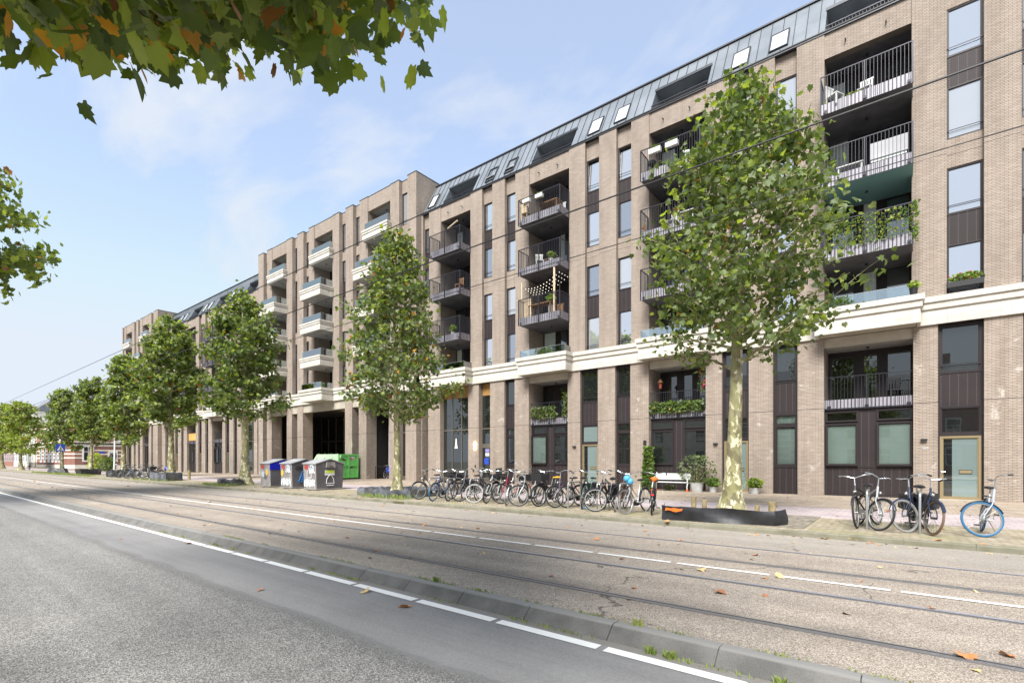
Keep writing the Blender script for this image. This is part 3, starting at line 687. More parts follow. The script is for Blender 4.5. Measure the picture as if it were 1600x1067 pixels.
def mansard(B,rf,s0,s1,yf,recs,lights,group=None):
    y0,z0,y1,z1=yf+.06,19.62,yf+1.5,22.33
    def Y(z): return y0+(z-z0)/(z1-z0)*(y1-y0)
    g=MB(); T=.06
    def sl(xa,xb,za,zb):
        ya,yb=Y(za),Y(zb); g.add([(xa,ya,za),(xb,ya,za),(xb,yb,zb),(xa,yb,zb)],[(0,1,2,3)])
    L0,L1=19.78,21.28
    xs=sorted(recs); cur=s0
    for a,b2 in xs+[(s1,s1)]:
        a2=max(a,s0); 
        if a2>cur: sl(cur,a2,z0,z1)
        if b2>a: sl(a,b2,L1,z1); sl(a,b2,z0,L0)
        cur=b2
    for a,b2 in xs:
        yb=yf+2.3
        g.add([(a,Y(L0),L0),(a,yb,L0),(a,yb,L1),(a,Y(L1),L1)],[(0,1,2,3)]); g.add([(b2,Y(L0),L0),(b2,Y(L1),L1),(b2,yb,L1),(b2,yb,L0)],[(0,1,2,3)])
        g.add([(a,Y(L1),L1),(b2,Y(L1),L1),(b2,yb,L1),(a,yb,L1)],[(0,1,2,3)]); g.add([(a,Y(L0),L0),(b2,Y(L0),L0),(b2,yb,L0),(a,yb,L0)],[(0,1,2,3)])
    g.box(s0,s1,y1,yf+12.6,z1-.1,z1); g.box(s0,s1,yf+12.3,yf+12.6,19,z1-.1)
    g.build('mansard_cladding','zinc',rf)
    # standing seams, eaves and ridge edge
    g=MB(); x=s0+.2; k=0
    while x<s1:
        inrec=[(a,b2) for a,b2 in xs if a-.02<x<b2+.02]; za,zb=(z0,z1) if not inrec else (L1,z1)
        d=Vector((Y(zb)-Y(za),zb-za)).normalized(); n_=Vector((-d.y,d.x))*.03
        ya,yb=Y(za),Y(zb); g.add([(x-.012,ya,za),(x+.012,ya,za),(x+.012,yb,zb),(x-.012,yb,zb),(x-.012,ya+n_.x,za+n_.y),(x+.012,ya+n_.x,za+n_.y),(x+.012,yb+n_.x,zb+n_.y),(x-.012,yb+n_.x,zb+n_.y)],[(4,5,6,7),(0,4,7,3),(1,2,6,5)])
        x+=.50
    g.box(s0,s1,y1-.09,y1+.1,z1+.0,z1+.07); g.box(s0,s1,yf-.03,yf+.12,19.6,19.69)
    for a,b2 in xs:
        g.box(a-.03,b2+.03,Y(L1)-.06,Y(L1)-.005,L1-.03,L1+.09)
    g.build('roof_trim','zinc_dark',rf)
    for i,(a,b2) in enumerate(xs):
        loggia_wall(B,a+.01,b2-.01,yf+2.2,L0+.02,L1-.05,'glass_dark',curt=False,seed=i*2)
        g=MB(); n=int((b2-a)/.12)
        for j in range(n+1): xx=a+.02+(b2-a-.04)*j/n; g.box(xx-.008,xx+.008,Y(19.9)+.08,Y(19.9)+.1,19.78,20.1)
        g.box(a+.003,b2-.003,Y(19.9)+.06,Y(19.9)+.11,20.1,20.14); g.build('roof_railing','rail',B)
    d=Vector((0,y1-y0,z1-z0)).normalized(); ang=math.atan2(z1-z0,y1-y0)-math.pi/2
    for (a,b2,op) in lights:
        w_=b2-a; k=('sk',round(w_,3))
        if k not in CACHE:
            g=MB(); h=1.3; g.box(0,.06,-.07,.02,0,h); g.box(w_-.06,w_,-.07,.02,0,h); g.box(.06,w_-.06,-.07,.02,0,.06); g.box(.06,w_-.06,-.07,.02,h-.06,h); me=g.mesh('skylight','zinc_dark')
            p=MB(); p.box(.06,w_-.06,-.05,-.03,.06,h-.06); CACHE[k]=(me,p.mesh('pane','glass_skylight'))
        o=inst('skylight',CACHE[k][0],rf,(a,Y(20.08)-.01,20.08)); o.rotation_euler=(ang,0,0)
        p=inst('pane',CACHE[k][1],o,(0,0,0)); p.location=(0,0,0)
        if op: p.location=(0,-.08,.25); p.rotation_euler=(R(-16),0,0)
M['glass_skylight']=glass_mat('skylight_glass',(0.75,0.77,0.80),0.35,(1,1,1))  # pale base adds the white sky reflection as colour

# ---------------------------------------------------------------- the four wings
def std(R0): return [(R0,R0+2.9,'r'),(R0+3.95,R0+4.85,'w'),(R0+5.9,R0+6.77,'w')]
Rm=[-26.05,-18.22,-10.45,-2.65,5.15]
up=[(-27.93,-27.25,'w')]
for r in Rm:
    s=std(r)
    if r==-2.65: s[1]=(1.28,2.31,'w'); s[2]=(3.28,4.15,'w')
    up+=s
up=[u for u in up if u[1]<13]
gr=[(-28.02,-27.35,'g'),(-26.10,-23.36,'g'),(-22.39,-21.39,'g'),(-20.18,-19.35,'w'),
    (-18.24,-15.42,'r'),(-14.6,-13.45,'d'),(-12.4,-11.5,'w'),(-10.47,-7.57,'r'),(-6.82,-5.63,'d'),(-4.63,-3.65,'w'),
    (-2.67,.3,'r'),(1.03,2.31,'d'),(3.31,4.2,'w'),(5.15,8.05,'r'),(8.8,9.95,'d'),(11.0,11.9,'w')]
BM,rf,PD=wing('apartment_building','nearest brick wing with dark steel balconies and grey zinc mansard roof',-28.08,13.2,24.9,19.63,up,gr,1,group='brick apartment wings along the street')
glazed(BM,24.9,-28.02,-27.35,1,ochre=False); glazed(BM,24.9,-26.10,-23.36,3,set_=.35); glazed(BM,24.9,-22.39,-21.39,1,door=True,set_=.35)
door_bay(BM,24.9,-20.18,-19.35,'win',0)
for i,(a,b2,bl) in enumerate(((-18.24,-15.42,(1,0)),(-10.47,-7.57,(0,0)),(-2.67,.3,(1,1)),(5.15,8.05,(1,1)))): residential(BM,24.9,a,b2,0,i+1,bl)
door_bay(BM,24.9,-14.6,-13.45,'door',1); door_bay(BM,24.9,-12.4,-11.5,'win',0); door_bay(BM,24.9,-6.82,-5.63,'door',0); door_bay(BM,24.9,-4.63,-3.65,'win',1)
door_bay(BM,24.9,1.03,2.31,'door',0); door_bay(BM,24.9,3.31,4.2,'win',1); door_bay(BM,24.9,8.8,9.95,'door',0); door_bay(BM,24.9,11,11.9,'win',1)
lights=[(-27.7,-27.0,0)]
for r in Rm:
    for q in (3.95,5.6): lights.append((r+q,r+q+.78,r==-26.05 and 1 or 0))
mansard(BM,rf,-28.08,13.2,24.9,[(r,r+2.9) for r in Rm],[l for l in lights if l[1]<13])
# wall-mounted bits
for x,z in ((.62,2.28),(-7.1,2.3),(-14.95,2.3)):
    g=MB(); g.box(x-.1,x+.1,24.78,24.898,z-.035,z+.035); g.build('wall_light','black',BM)
g=MB(); g.box(-22.75,-22.66,24.8,24.898,2.2,2.75); g.build('wall_light','lampglow',BM)
g=MB(); g.box(-22.72,-22.64,24.86,24.898,1.05,1.2); g.box(-22.9,-22.8,24.86,24.898,.75,.9);g.build('intercom','black',BM)
g=MB(); g.box(-10.75,-10.6,24.84,24.898,2.3,2.55); g.build('wall_box','black',BM)
for r in Rm[:4]:
    for q in (.75,2.1): 
        g=MB(); g.tube([(r+q,24.93,19.0),(r+q,24.80,18.98)],.03,6); g.build('overflow_spout','black',BM)
# tower
TY=24.4
up=[(-51.45,-50.7,'w'),(-49.72,-46.83,'r'),(-45.75,-44.84,'w'),(-43.75,-42.81,'w'),(-41.89,-38.96,'r'),(-37.95,-37.0,'w'),(-35.95,-35.03,'w'),(-33.94,-31.09,'r'),(-30.04,-29.07,'w')]
gr=[(-51.6,-50.75,'g'),(-49.76,-46.79,'o'),(-45.83,-44.84,'o'),(-43.86,-37.1,'o'),(-36.09,-35.14,'o'),(-34.12,-31.22,'o'),(-30.2,-29.29,'g')]
BT,rf,PD=wing('apartment_building','taller brown brick wing with white stone balconies and a dark open passage behind the bins',-52.56,-28.09,TY,22.7,up,gr,1,tower=True,group='brick apartment wings along the street')
g=MB()
for a,b2 in ((-49.76,-46.79),(-45.83,-44.84),(-43.86,-37.1),(-36.09,-35.14)): g.box(a+.002,b2-.002,TY+.06,TY+.4,5.93,6.675)
g.build('lintel','lintel',BT)
g=MB(); g.box(-52.5,-28.1,TY+1.0,33,6.3,6.6); g.box(-52.5,-28.1,32.6,33,0,6.3); g.box(-52.5,-52.2,TY+1.0,32.6,0,6.3); g.box(-34.5,-34.2,TY+1.0,32.6,0,6.3); g.build('passage_lining','room',BT)  # near-black lining carries the passage shade as colour
glazed(BT,30.9,-52.0,-34.6,12,ochre=False,set_=.3,top=6.2); 
glazed(BT,TY,-51.6,-50.75,1,ochre=False,set_=.5); glazed(BT,TY,-30.2,-29.29,1,ochre=False,set_=.5)
g=MB(); g.box(-42.5,-42.2,28,28.3,5.9,6.29); g.box(-39.0,-38.8,27,27.2,5.95,6.29); g.build('ceiling_lamp','lampglow',BT)
g=MB(); g.tube([(-33.1,26.6,0),(-33.1,26.6,6.3)],.62,24); g.build('column','column_white',BT,True) if 'column_white' in M else None
# second mansard wing
Rs=[-81.25,-73.34,-65.48,-57.6]; up=[]
for r in Rs: up+=std(r)
gr=[]
for r in Rs: gr+=[(r,r+2.9,'r'),(r+3.7,r+4.75,'w'),(r+5.85,r+6.75,'w')]
BS,rf,PD=wing('apartment_building','middle brown brick wing with a zinc mansard roof behind the third and fourth street trees',-82.59,-52.57,24.9,19.63,up,gr,1,group='brick apartment wings along the street')
for i,r in enumerate(Rs):
    if i==3: glazed(BS,24.9,r,r+2.9,3,set_=.35)
    else: residential(BS,24.9,r,r+2.9,0,i,(1,1) if i==2 else (0,0))
    door_bay(BS,24.9,r+3.7,r+4.75,'door',0); door_bay(BS,24.9,r+5.85,r+6.75,'win',0)
mansard(BS,rf,-82.59,-52.57,24.9,[(r,r+2.9) for r in Rs],[(r+q,r+q+.78,0) for r in Rs for q in (3.95,5.6)])
g=MB(); g.box(-73.3,-70.48,25.10,25.13,4.1,5.0); g.build('balcony_screen','orange_panel',BS)
# far tower
up=[(-98.6,-97.95,'w'),(-97.0,-94.1,'r'),(-92.9,-92.0,'w'),(-91.1,-90.2,'w'),(-89.1,-86.2,'r'),(-85.2,-84.35,'w')]
gr=[(-98.5,-97.7,'w'),(-96.7,-94.4,'r'),(-93.2,-92.3,'d'),(-91.2,-90.3,'w'),(-89.1,-86.4,'r'),(-85.3,-84.5,'g')]
BF,rf,PD=wing('apartment_building','farthest brick wing with stone balconies and a plain brick side wall above the trees',-99.1,-82.60,TY,22.75,up,gr,1,tower=True,group='brick apartment wings along the street')
for a,b2,t in gr:
    if t=='r': residential(BF,TY,a,b2,0,3,(0,0))
    elif t=='g': glazed(BF,TY,a,b2,1,ochre=False,set_=.4)
    else: door_bay(BF,TY,a,b2,'door' if t=='d' else 'win',0)
# ---------------------------------------------------------------- trees
def leaf_mat(name,c1,c2,tr=0.35):
    m=bpy.data.materials.new(name); m.use_nodes=True; nt=m.node_tree; b=nt.nodes['Principled BSDF']; o=nt.nodes['Material Output']
    p=pos(nt); c=mixc(nt,mrange(nt,noise(nt,p,2.2,3),0.35,0.65),c1,c2); nt.links.new(c,b.inputs['Base Color']); b.inputs['Roughness'].default_value=0.5; b.inputs['Specular IOR Level'].default_value=0.4
    t=nt.nodes.new('ShaderNodeBsdfTranslucent'); c3=mixc(nt,1.0,c,(1.8,1.85,0.7),'MULTIPLY'); nt.links.new(c3,t.inputs['Color'])
    mx=nt.nodes.new('ShaderNodeMixShader'); mx.inputs[0].default_value=tr; nt.links.new(b.outputs[0],mx.inputs[1]); nt.links.new(t.outputs[0],mx.inputs[2]); nt.links.new(mx.outputs[0],o.inputs['Surface']); return m
M['leaf_dark']=leaf_mat('plane_leaf_dark',(0.068,0.108,0.034),(0.105,0.145,0.046),0.38)
M['leaf_mid']=leaf_mat('plane_leaf_mid',(0.11,0.155,0.042),(0.155,0.205,0.058),0.42)
M['leaf_grey']=leaf_mat('plane_leaf_underside',(0.16,0.20,0.10),(0.21,0.25,0.13))
M['leaf_light']=leaf_mat('plane_leaf_light',(0.23,0.29,0.055),(0.31,0.37,0.08),0.42)
M['leaf_orange']=leaf_mat('plane_leaf_orange',(0.42,0.17,0.03),(0.55,0.30,0.06),0.45)
M['leaf_brown']=leaf_mat('plane_leaf_brown',(0.20,0.08,0.04),(0.30,0.14,0.07),0.3)
M['seed']=mat('seed_ball',(0.28,0.23,0.12),0.9)
def bark():
    m=mat('plane_bark',(0.2,0.18,0.1),0.85); nt=m.node_tree; b=nt.nodes['Principled BSDF']; p=objc(nt)
    mp=nt.nodes.new('ShaderNodeMapping'); mp.inputs['Scale'].default_value=(1,1,0.55); nt.links.new(p,mp.inputs[0])
    c=ramp(nt,noise(nt,mp.outputs[0],3.2,6,0.6),[(0.32,(0.15,0.135,0.055)),(0.5,(0.24,0.23,0.11)),(0.66,(0.33,0.30,0.17))])
    v=nt.nodes.new('ShaderNodeTexVoronoi'); v.inputs['Scale'].default_value=7.5; nzz=nt.nodes.new('ShaderNodeTexNoise'); nzz.inputs['Scale'].default_value=5; nzz.inputs['Detail'].default_value=4
    nt.links.new(mp.outputs[0],nzz.inputs['Vector']); av=nt.nodes.new('ShaderNodeVectorMath'); av.operation='ADD'; nt.links.new(mp.outputs[0],av.inputs[0]); sc_=nt.nodes.new('ShaderNodeVectorMath'); sc_.operation='SCALE'; sc_.inputs['Scale'].default_value=.5
    nt.links.new(nzz.outputs['Color'],sc_.inputs[0]); nt.links.new(sc_.outputs[0],av.inputs[1]); nt.links.new(av.outputs[0],v.inputs['Vector'])
    sp=nt.nodes.new('ShaderNodeSeparateColor'); nt.links.new(v.outputs['Color'],sp.inputs[0])
    pt=mathn(nt,'MULTIPLY',mrange(nt,sp.outputs[0],0.70,0.74),mrange(nt,noise(nt,mp.outputs[0],9,4),0.42,0.5)); c=mixc(nt,pt,c,(0.56,0.52,0.36))
    pk=mrange(nt,sp.outputs[1],0.80,0.84); c=mixc(nt,mathn(nt,'MULTIPLY',pk,0.7),c,(0.12,0.10,0.06))
    nt.links.new(c,b.inputs['Base Color']); bump(nt,b,noise(nt,mp.outputs[0],16,5,0.7),0.6,0.02); return m
M['bark']=bark()
LEAF=np.array([(0,0),(.20,-.10),(.43,-.04),(.40,.13),(.60,.33),(.40,.42),(.43,.66),(.24,.63),(.12,.82),(0,1.0)])
def leaf_arrays(P,D,Nn,S,fold=.22):
    """P,D,Nn (n,3): base point, direction, normal; S size -> verts, faces (two ngons of 8 verts)"""
    n=len(P); D=D/np.linalg.norm(D,axis=1,keepdims=True); W=np.cross(D,Nn); W/=np.linalg.norm(W,axis=1,keepdims=True)+1e-9; U=np.cross(W,D)
    k=len(LEAF); out=np.zeros((n,2*k-2,3))
    right=[(x,y) for x,y in LEAF]; left=[(-x,y) for x,y in LEAF[1:-1]]
    pts=np.array(right+left)
    droop=-(pts[:,1]**2)*.30-(np.abs(pts[:,0])**2)*.35
    for j,(x,y) in enumerate(pts):
        out[:,j]=P+(W*x+D*y+U*(abs(x)*fold+droop[j]))*S[:,None]
    idx_r=list(range(k)); idx_l=[0]+[k-1]+list(range(2*k-3,k-1,-1))
    return out.reshape(-1,3),idx_r,idx_l,2*k-2
def leaves_obj(name,P,D,Nn,S,MI,mats,parent,fold=.22):
    V,ir,il,m=leaf_arrays(P,D,Nn,S,fold); n=len(P); base=(np.arange(n)*m)[:,None]
    loops=np.concatenate([base+np.array(ir)[None],base+np.array(il)[None]],axis=1).ravel()
    me=bpy.data.meshes.new(name); me.vertices.add(len(V)); me.vertices.foreach_set('co',V.astype(np.float32).ravel())
    me.loops.add(len(loops)); me.loops.foreach_set('vertex_index',loops.astype(np.int32))
    cnt=[len(ir),len(il)]*n; st=np.concatenate([[0],np.cumsum(cnt)[:-1]]); me.polygons.add(2*n); me.polygons.foreach_set('loop_start',st.astype(np.int32))
    try: me.polygons.foreach_set('loop_total',np.array(cnt,dtype=np.int32))
    except Exception: pass
    for q in mats: me.materials.append(M[q])
    me.polygons.foreach_set('material_index',np.repeat(MI,2).astype(np.int32)); me.update(calc_edges=True); me.validate()
    o=bpy.data.objects.new(name,me); col.objects.link(o); o.parent=parent; o['_off']=[0,0,0]; return o
TREES={}
def plane_tree(name,label,x,y,h,cb,rad,nl,seed,lean=(0,0),r0=.22,leaf=.17,pal=(.42,.33,.12,.10,.02,.01),prof=None,group=None,rz=0,z0=0,mesh_from=None,nb=70,top_sprouts=True,cat='tree',keep=None):
    t=thing(name,label,cat,(x,y,z0),rz,group)
    if mesh_from:
        for c in mesh_from.children:
            d=c.copy(); col.objects.link(d); d.parent=t; d.scale=c.scale*(h/mesh_from['_h'])
        t['_h']=h; return t
    t['_h']=h
    r=random.Random(seed); g=MB(); n=14; ts=[]
    ph=r.uniform(0,6)
    def axis(z):
        q=z/h; return Vector((lean[0]*q+.10*math.sin(q*5+ph)*q,lean[1]*q+.10*math.cos(q*4+ph)*q,z))
    def rad_at(z):
        q=z/h; return r0*(1.25*math.exp(-z*2.6)+ .78*(1-q)**.9+.06)
    zs=[-.1,.0,.12,.3,.6,1.2,2,3,4,5]+[5+(h*.97-5)*i/8 for i in range(1,9)]
    g.tube([axis(max(z,0)) if z>0 else Vector((0,0,z)) for z in zs],[rad_at(max(z,0)) for z in zs],14)
    prof=prof or ([0,.08,.3,.55,.8,1],[.45,.85,1,.82,.45,.10])
    P=[];D=[];S=[];MI=[]; tw=[]; seeds=[]
    def addleaf(p,sz,light=0):
        th=r.uniform(0,2*math.pi); d=Vector((math.cos(th),math.sin(th),r.uniform(-1.7,.25))); P.append(p); D.append(d); S.append(sz*r.uniform(.65,1.25))
        q=r.random()
        if light and r.random()<light: MI.append(3); return
        a=0
        for i,w_ in enumerate(pal):
            a+=w_
            if q<a: MI.append(i); return
        MI.append(1)
    for i in range(nb):
        q=(i+.5)/nb; q=q**.9; zc=cb+(h-cb)*q; az=i*2.39996+r.uniform(-.3,.3); L=rad*float(np.interp(q,prof[0],prof[1]))*r.uniform(.58,1.2)
        zs_=max(cb*.82, zc-L*r.uniform(.25,.7)); p0=axis(zs_); d=Vector((math.cos(az),math.sin(az),0))
        end=Vector((p0.x+d.x*L,p0.y+d.y*L,zc+r.uniform(-.2,.3)))
        mid=p0.lerp(end,.5)+Vector((0,0,-.1*L*r.uniform(-.6,1))); pts=[p0,p0.lerp(mid,.5)+Vector((0,0,.03)),mid,mid.lerp(end,.5)+Vector((0,0,.03)),end]
        if keep and not keep(Vector((x,y,z0))+end) : continue
        rb=rad_at(zs_)*.32*min(1,L/rad+.3); g.tube(pts,[rb,rb*.8,rb*.6,rb*.4,rb*.15],6,cap=False)
        for j in range(7):
            u=r.uniform(.30,1.0); s_=pts[min(4,int(u*4))].lerp(pts[min(4,int(u*4)+1)],u*4-int(u*4)); a2=az+r.uniform(-1.5,1.5); l2=L*r.uniform(.15,.38)+.15
            e_=s_+Vector((math.cos(a2)*l2,math.sin(a2)*l2,r.uniform(-.25,.45)*l2+.05))
            if keep and not keep(Vector((x,y,z0))+e_): continue
            g.tube([s_,s_.lerp(e_,.5)+Vector((0,0,.03)),e_],[rb*.25,.008,.004],4,cap=False); tw.append((s_,e_,q,u))
    tot=sum((0.35+b2[3])*(1.0 if b2[2]<.85 else .6) for b2 in tw)
    for s_,e_,q,u in tw:
        k=int(round(nl*(0.35+u)*(1.0 if q<.85 else .6)/tot)); sg=.14+.06*rad/2.5
        for _ in range(k):
            p=s_.lerp(e_,r.uniform(.1,1.08)); p=Vector((p.x+r.gauss(0,sg),p.y+r.gauss(0,sg),p.z+r.gauss(0,sg*.85)))
            if keep and not keep(Vector((x,y,z0))+p): continue
            addleaf(p,leaf,light=.02+.25*max(0,q-.8)*3)
    if top_sprouts:
        for i in range(34):
            q=r.uniform(.35,1); az=r.uniform(0,2*math.pi); rr=rad*float(np.interp(q,prof[0],prof[1]))*r.uniform(.75,1.1); b2=axis(cb+(h-cb)*q); s_=b2+Vector((math.cos(az)*rr*.8,math.sin(az)*rr*.8,-.1)); e_=s_+Vector((math.cos(az)*.3,math.sin(az)*.3,r.uniform(.35,.75)))
            g.tube([s_,s_.lerp(e_,.5)+Vector((.03,0,0)),e_],[.009,.006,.003],4,cap=False)
            for _ in range(6): 
                p=s_.lerp(e_,r.uniform(.5,1.1)); addleaf(Vector((p.x+r.gauss(0,.06),p.y+r.gauss(0,.06),p.z)),leaf*.9,light=.8)
            for _ in range(4): 
                p=s_.lerp(e_,r.uniform(.2,1)); g.sphere((p.x+r.gauss(0,.05),p.y+r.gauss(0,.05),p.z),.022,.022,.022,5,4,1)
    g.local('trunk',['bark','seed'],t,True)
    Pn=np.array([tuple(p) for p in P]); Dn=np.array([tuple(p) for p in D]); rs=np.random.RandomState(seed)
    Nn=rs.normal(0,.75,(len(P),3))+np.array([0,0,1.0]); Nn+= (Pn-np.array([0,0,cb+(h-cb)*.4]))*.18
    leaves_obj('crown',Pn,Dn,Nn,np.array(S),np.array(MI),['leaf_dark','leaf_mid','leaf_grey','leaf_light','leaf_orange','leaf_brown'],t)
    return t
GT='plane trees along the kerb'
P1=([0,.08,.25,.45,.65,.85,1],[.75,1.0,1,.92,.74,.48,.18])
T1=plane_tree('plane_tree','large plane tree with a thick mottled trunk in front of the potted plants and bench',-3.56,13.85,10.95,4.6,2.2,7600,3,lean=(.38,.1),r0=.25,leaf=.138,prof=P1,group=GT,nb=84,pal=(.42,.34,.15,.08,.005,.005))
T2=plane_tree('plane_tree','slender plane tree with a pale patchy trunk between the green container and the parked bikes',-17.35,14.0,11.2,3.6,2.1,7200,8,lean=(-.1,0),r0=.19,leaf=.15,prof=([0,.08,.25,.5,.75,1],[.7,1,.93,.78,.52,.18]),group=GT,nb=80,pal=(.46,.30,.14,.07,.02,.01))
T3=plane_tree('plane_tree','plane tree standing just left of the three grey waste containers',-32.15,14.1,11.8,4.4,2.05,7000,15,lean=(-.5,.2),r0=.3,leaf=.2,prof=([0,.1,.3,.5,.8,1],[.8,1,.8,.95,.7,.2]),group=GT,nb=66,pal=(.32,.38,.15,.14,.005,.005))
T4=plane_tree('plane_tree','broad round-headed plane tree behind the bent black sleeve right of the bike row',-45.4,14.3,12.3,4.6,2.1,8500,21,lean=(.3,0),r0=.3,leaf=.22,prof=([0,.1,.35,.7,.9,1],[.8,1,1,.85,.6,.3]),group=GT,nb=66,pal=(.22,.40,.14,.23,.005,.005))  # larger pale-leaf share lightens the crown in place of haze
T5=plane_tree('plane_tree','plane tree with a white pole leaning on it left of the bike row',-57.6,14.3,11.3,3.6,1.75,5000,27,lean=(.2,0),r0=.27,leaf=.24,prof=([0,.1,.35,.7,.9,1],[.8,1,1,.75,.5,.2]),group=GT,nb=56,pal=(.22,.40,.15,.22,.005,.005))  # paler leaf mix puts distance haze into this crown and its copy
for i,(x,src,h,rz,lb) in enumerate(((-69.3,T4,10.3,2.0,'smaller plane tree in front of the striped red brick house'),(-83.0,T5,10.4,1.0,'plane tree right beside the blue crossing sign'))):
    plane_tree('plane_tree',lb,x,14.3,h,0,0,0,0,mesh_from=src,group=GT,rz=rz)
T8=plane_tree('plane_tree','yellow-green plane tree before the white houses at far left',-112,14.3,11.0,3.0,3.0,5500,33,r0=.3,leaf=.27,group=GT,nb=50,pal=(.04,.20,.04,.68,.03,.01),prof=([0,.1,.35,.7,.9,1],[.8,1,1,.75,.5,.2]))
plane_tree('plane_tree','yellow-green plane tree cut by the left edge behind the dark car',-138,15,12.5,0,0,0,0,mesh_from=T8,group=GT,rz=2.5)
plane_tree('plane_tree','farthest yellowish plane tree low at the left edge',-168,15,13,0,0,0,0,mesh_from=T8,group=GT,rz=4.1)
# near-side row (one overhangs the camera, one reaches in from the left; others show in the windows)
GN='plane trees on the near pavement'
NP=(.18,.40,.03,.30,.055,.035)  # extra pale leaves colour in the back-lit brightness of the canopy
def kp(p):   # slopes the crown's underside; cuts its unseen rear to let light onto the road
    z_=-.6176*p.x+.7865*p.y
    if p.y<-1.6: return False
    if p.x+1.02*p.y>-.05+.25*math.sin(p.z*4): return False
    return p.z>1.76+.735*max(z_,0)+.28*math.sin(p.x*2.3)+.22*math.sin(p.y*3.1+p.x)
TN=plane_tree('plane_tree','overhanging plane tree with green and orange leaves above the road at top left',-5.1,-1.3,8.2,4.9,5.6,32000,41,r0=.3,leaf=.165,group=GN,nb=190,pal=NP,prof=([0,.1,.4,.8,1],[.95,1,.95,.6,.2]),top_sprouts=False,z0=-.1,keep=kp)
TN2=plane_tree('plane_tree','green plane tree crown reaching in from the left edge over the road',-30.2,-1.9,16.8,8.8,5.0,30000,45,r0=.28,leaf=.25,group=GN,nb=110,pal=(.18,.36,.04,.36,.04,.02),prof=([0,.15,.45,.8,1],[.75,1,1,.6,.2]),top_sprouts=False,z0=-.1)
for i,x in enumerate((10,24)):
    plane_tree('plane_tree',('plane tree mirrored in the ground windows right of the camera','second plane tree mirrored in the ground windows farther right')[i],x,-9.5,11.8,0,0,0,0,mesh_from=TN2,group=GN,rz=1.3*i)
# houses across the near side, seen only mirrored
M['redbrick']=brick_mat('red_brick',(0.24,0.085,0.06),(0.33,0.13,0.095),(0.25,0.2,0.17))
M['plaster']=noisy('white_plaster',(0.60,0.585,0.55),(0.72,0.70,0.66),0.8,0.8)
M['slate']=noisy('slate_roof',(0.12,0.125,0.14),(0.2,0.205,0.22),2,0.7)
M['whiteframe']=mat('white_window_frame',(0.7,0.7,0.68),0.5)
M['stripe']=noisy('cream_stone_stripe',(0.6,0.57,0.48),(0.7,0.67,0.58),1.5,0.8)
def house(label,x0,x1,yfr,yb,h,wallm,nx,nfl,roof=2.5,face=-1,name='town_house',band_=None,winm='whiteframe',first=1.0,fh=3.4,side=False,door=None):
    """house whose street wall is at yfr; face -1 looks to -y, +1 looks to +y"""
    B=thing(name,label,'house',((x0+x1)/2,(yfr+yb)/2,0),0); s=face; g=MB(); g.box(x0,x1,min(yfr,yb),max(yfr,yb),-.2,h); wl=g.build('wall',wallm,B)
    g=MB(); ya,yb2=min(yfr,yb)-.3,max(yfr,yb)+.3; my=(ya+yb2)/2
    g.prism([(ya,h+.001),(yb2,h+.001),(my+1.5,h+roof),(my-1.5,h+roof)],x0-.05,x1+.05,'x'); r_=g.build('roof','slate',B)
    g=MB(); g.box(x0+.8,x0+1.6,my-.5,my+.5,h+roof-.4,h+roof+1.4); g.build('chimney',wallm,r_)
    g=MB(); g.box(x0-.1,x1+.1,yfr+s*.002,yfr+s*.3,h-.45,h-.01); g.box(x0-.06,x1+.06,yfr+s*.002,yfr+s*.12,first+fh-1.0,first+fh-.75); g.build('cornice','stripe',B)
    if band_:
        g=MB(); z=.9
        while z<h-.6: g.box(x0-.01,x1+.01,yfr+s*.002,yfr+s*.03,z,z+.22); z+=.85
        g.build('stone_stripe',band_,B)
    w_=(x1-x0)/nx
    for i in range(nx):
        for j in range(nfl):
            cx=x0+w_*(i+.5); z=first+fh*j; ww=min(1.2,w_*.5); hh=2.0
            if door is not None and i==door and j==0: 
                g=MB(); g.box(cx-.55,cx+.55,yfr+s*.003,yfr+s*.08,0,2.7); g.build('door','zinc_dark',B); continue
            g=MB(); yo=yfr+s*.09
            g.box(cx-ww/2-.12,cx+ww/2+.12,yfr+s*.004,yfr+s*.06,z-.12,z+hh+.15); f=g.build('window','whiteframe',B)
            g=MB(); g.box(cx-ww/2,cx-.03,yfr+s*.061,yfr+s*.075,z,z+hh*.6); g.box(cx+.03,cx+ww/2,yfr+s*.061,yfr+s*.075,z,z+hh*.6); g.box(cx-ww/2,cx+ww/2,yfr+s*.061,yfr+s*.075,z+hh*.65,z+hh); g.build('pane','glass_door',f)
    return B
GH='houses across the near side reflected in the glass'
for i in range(7):
    x0=-62+i*13; house(('pale plastered','red brick','cream plastered','red brick striped','grey plastered','red brick gabled','white plastered')[i]+' house behind the camera mirrored in the glazing',x0,x0+12.9,-28,-38,(10,11,9.5,12,10.5,11,10)[i],('plaster','redbrick','stripe','redbrick','plaster','redbrick','plaster')[i],4,3,face=1,band_='stripe' if i==3 else None)['group']=GH
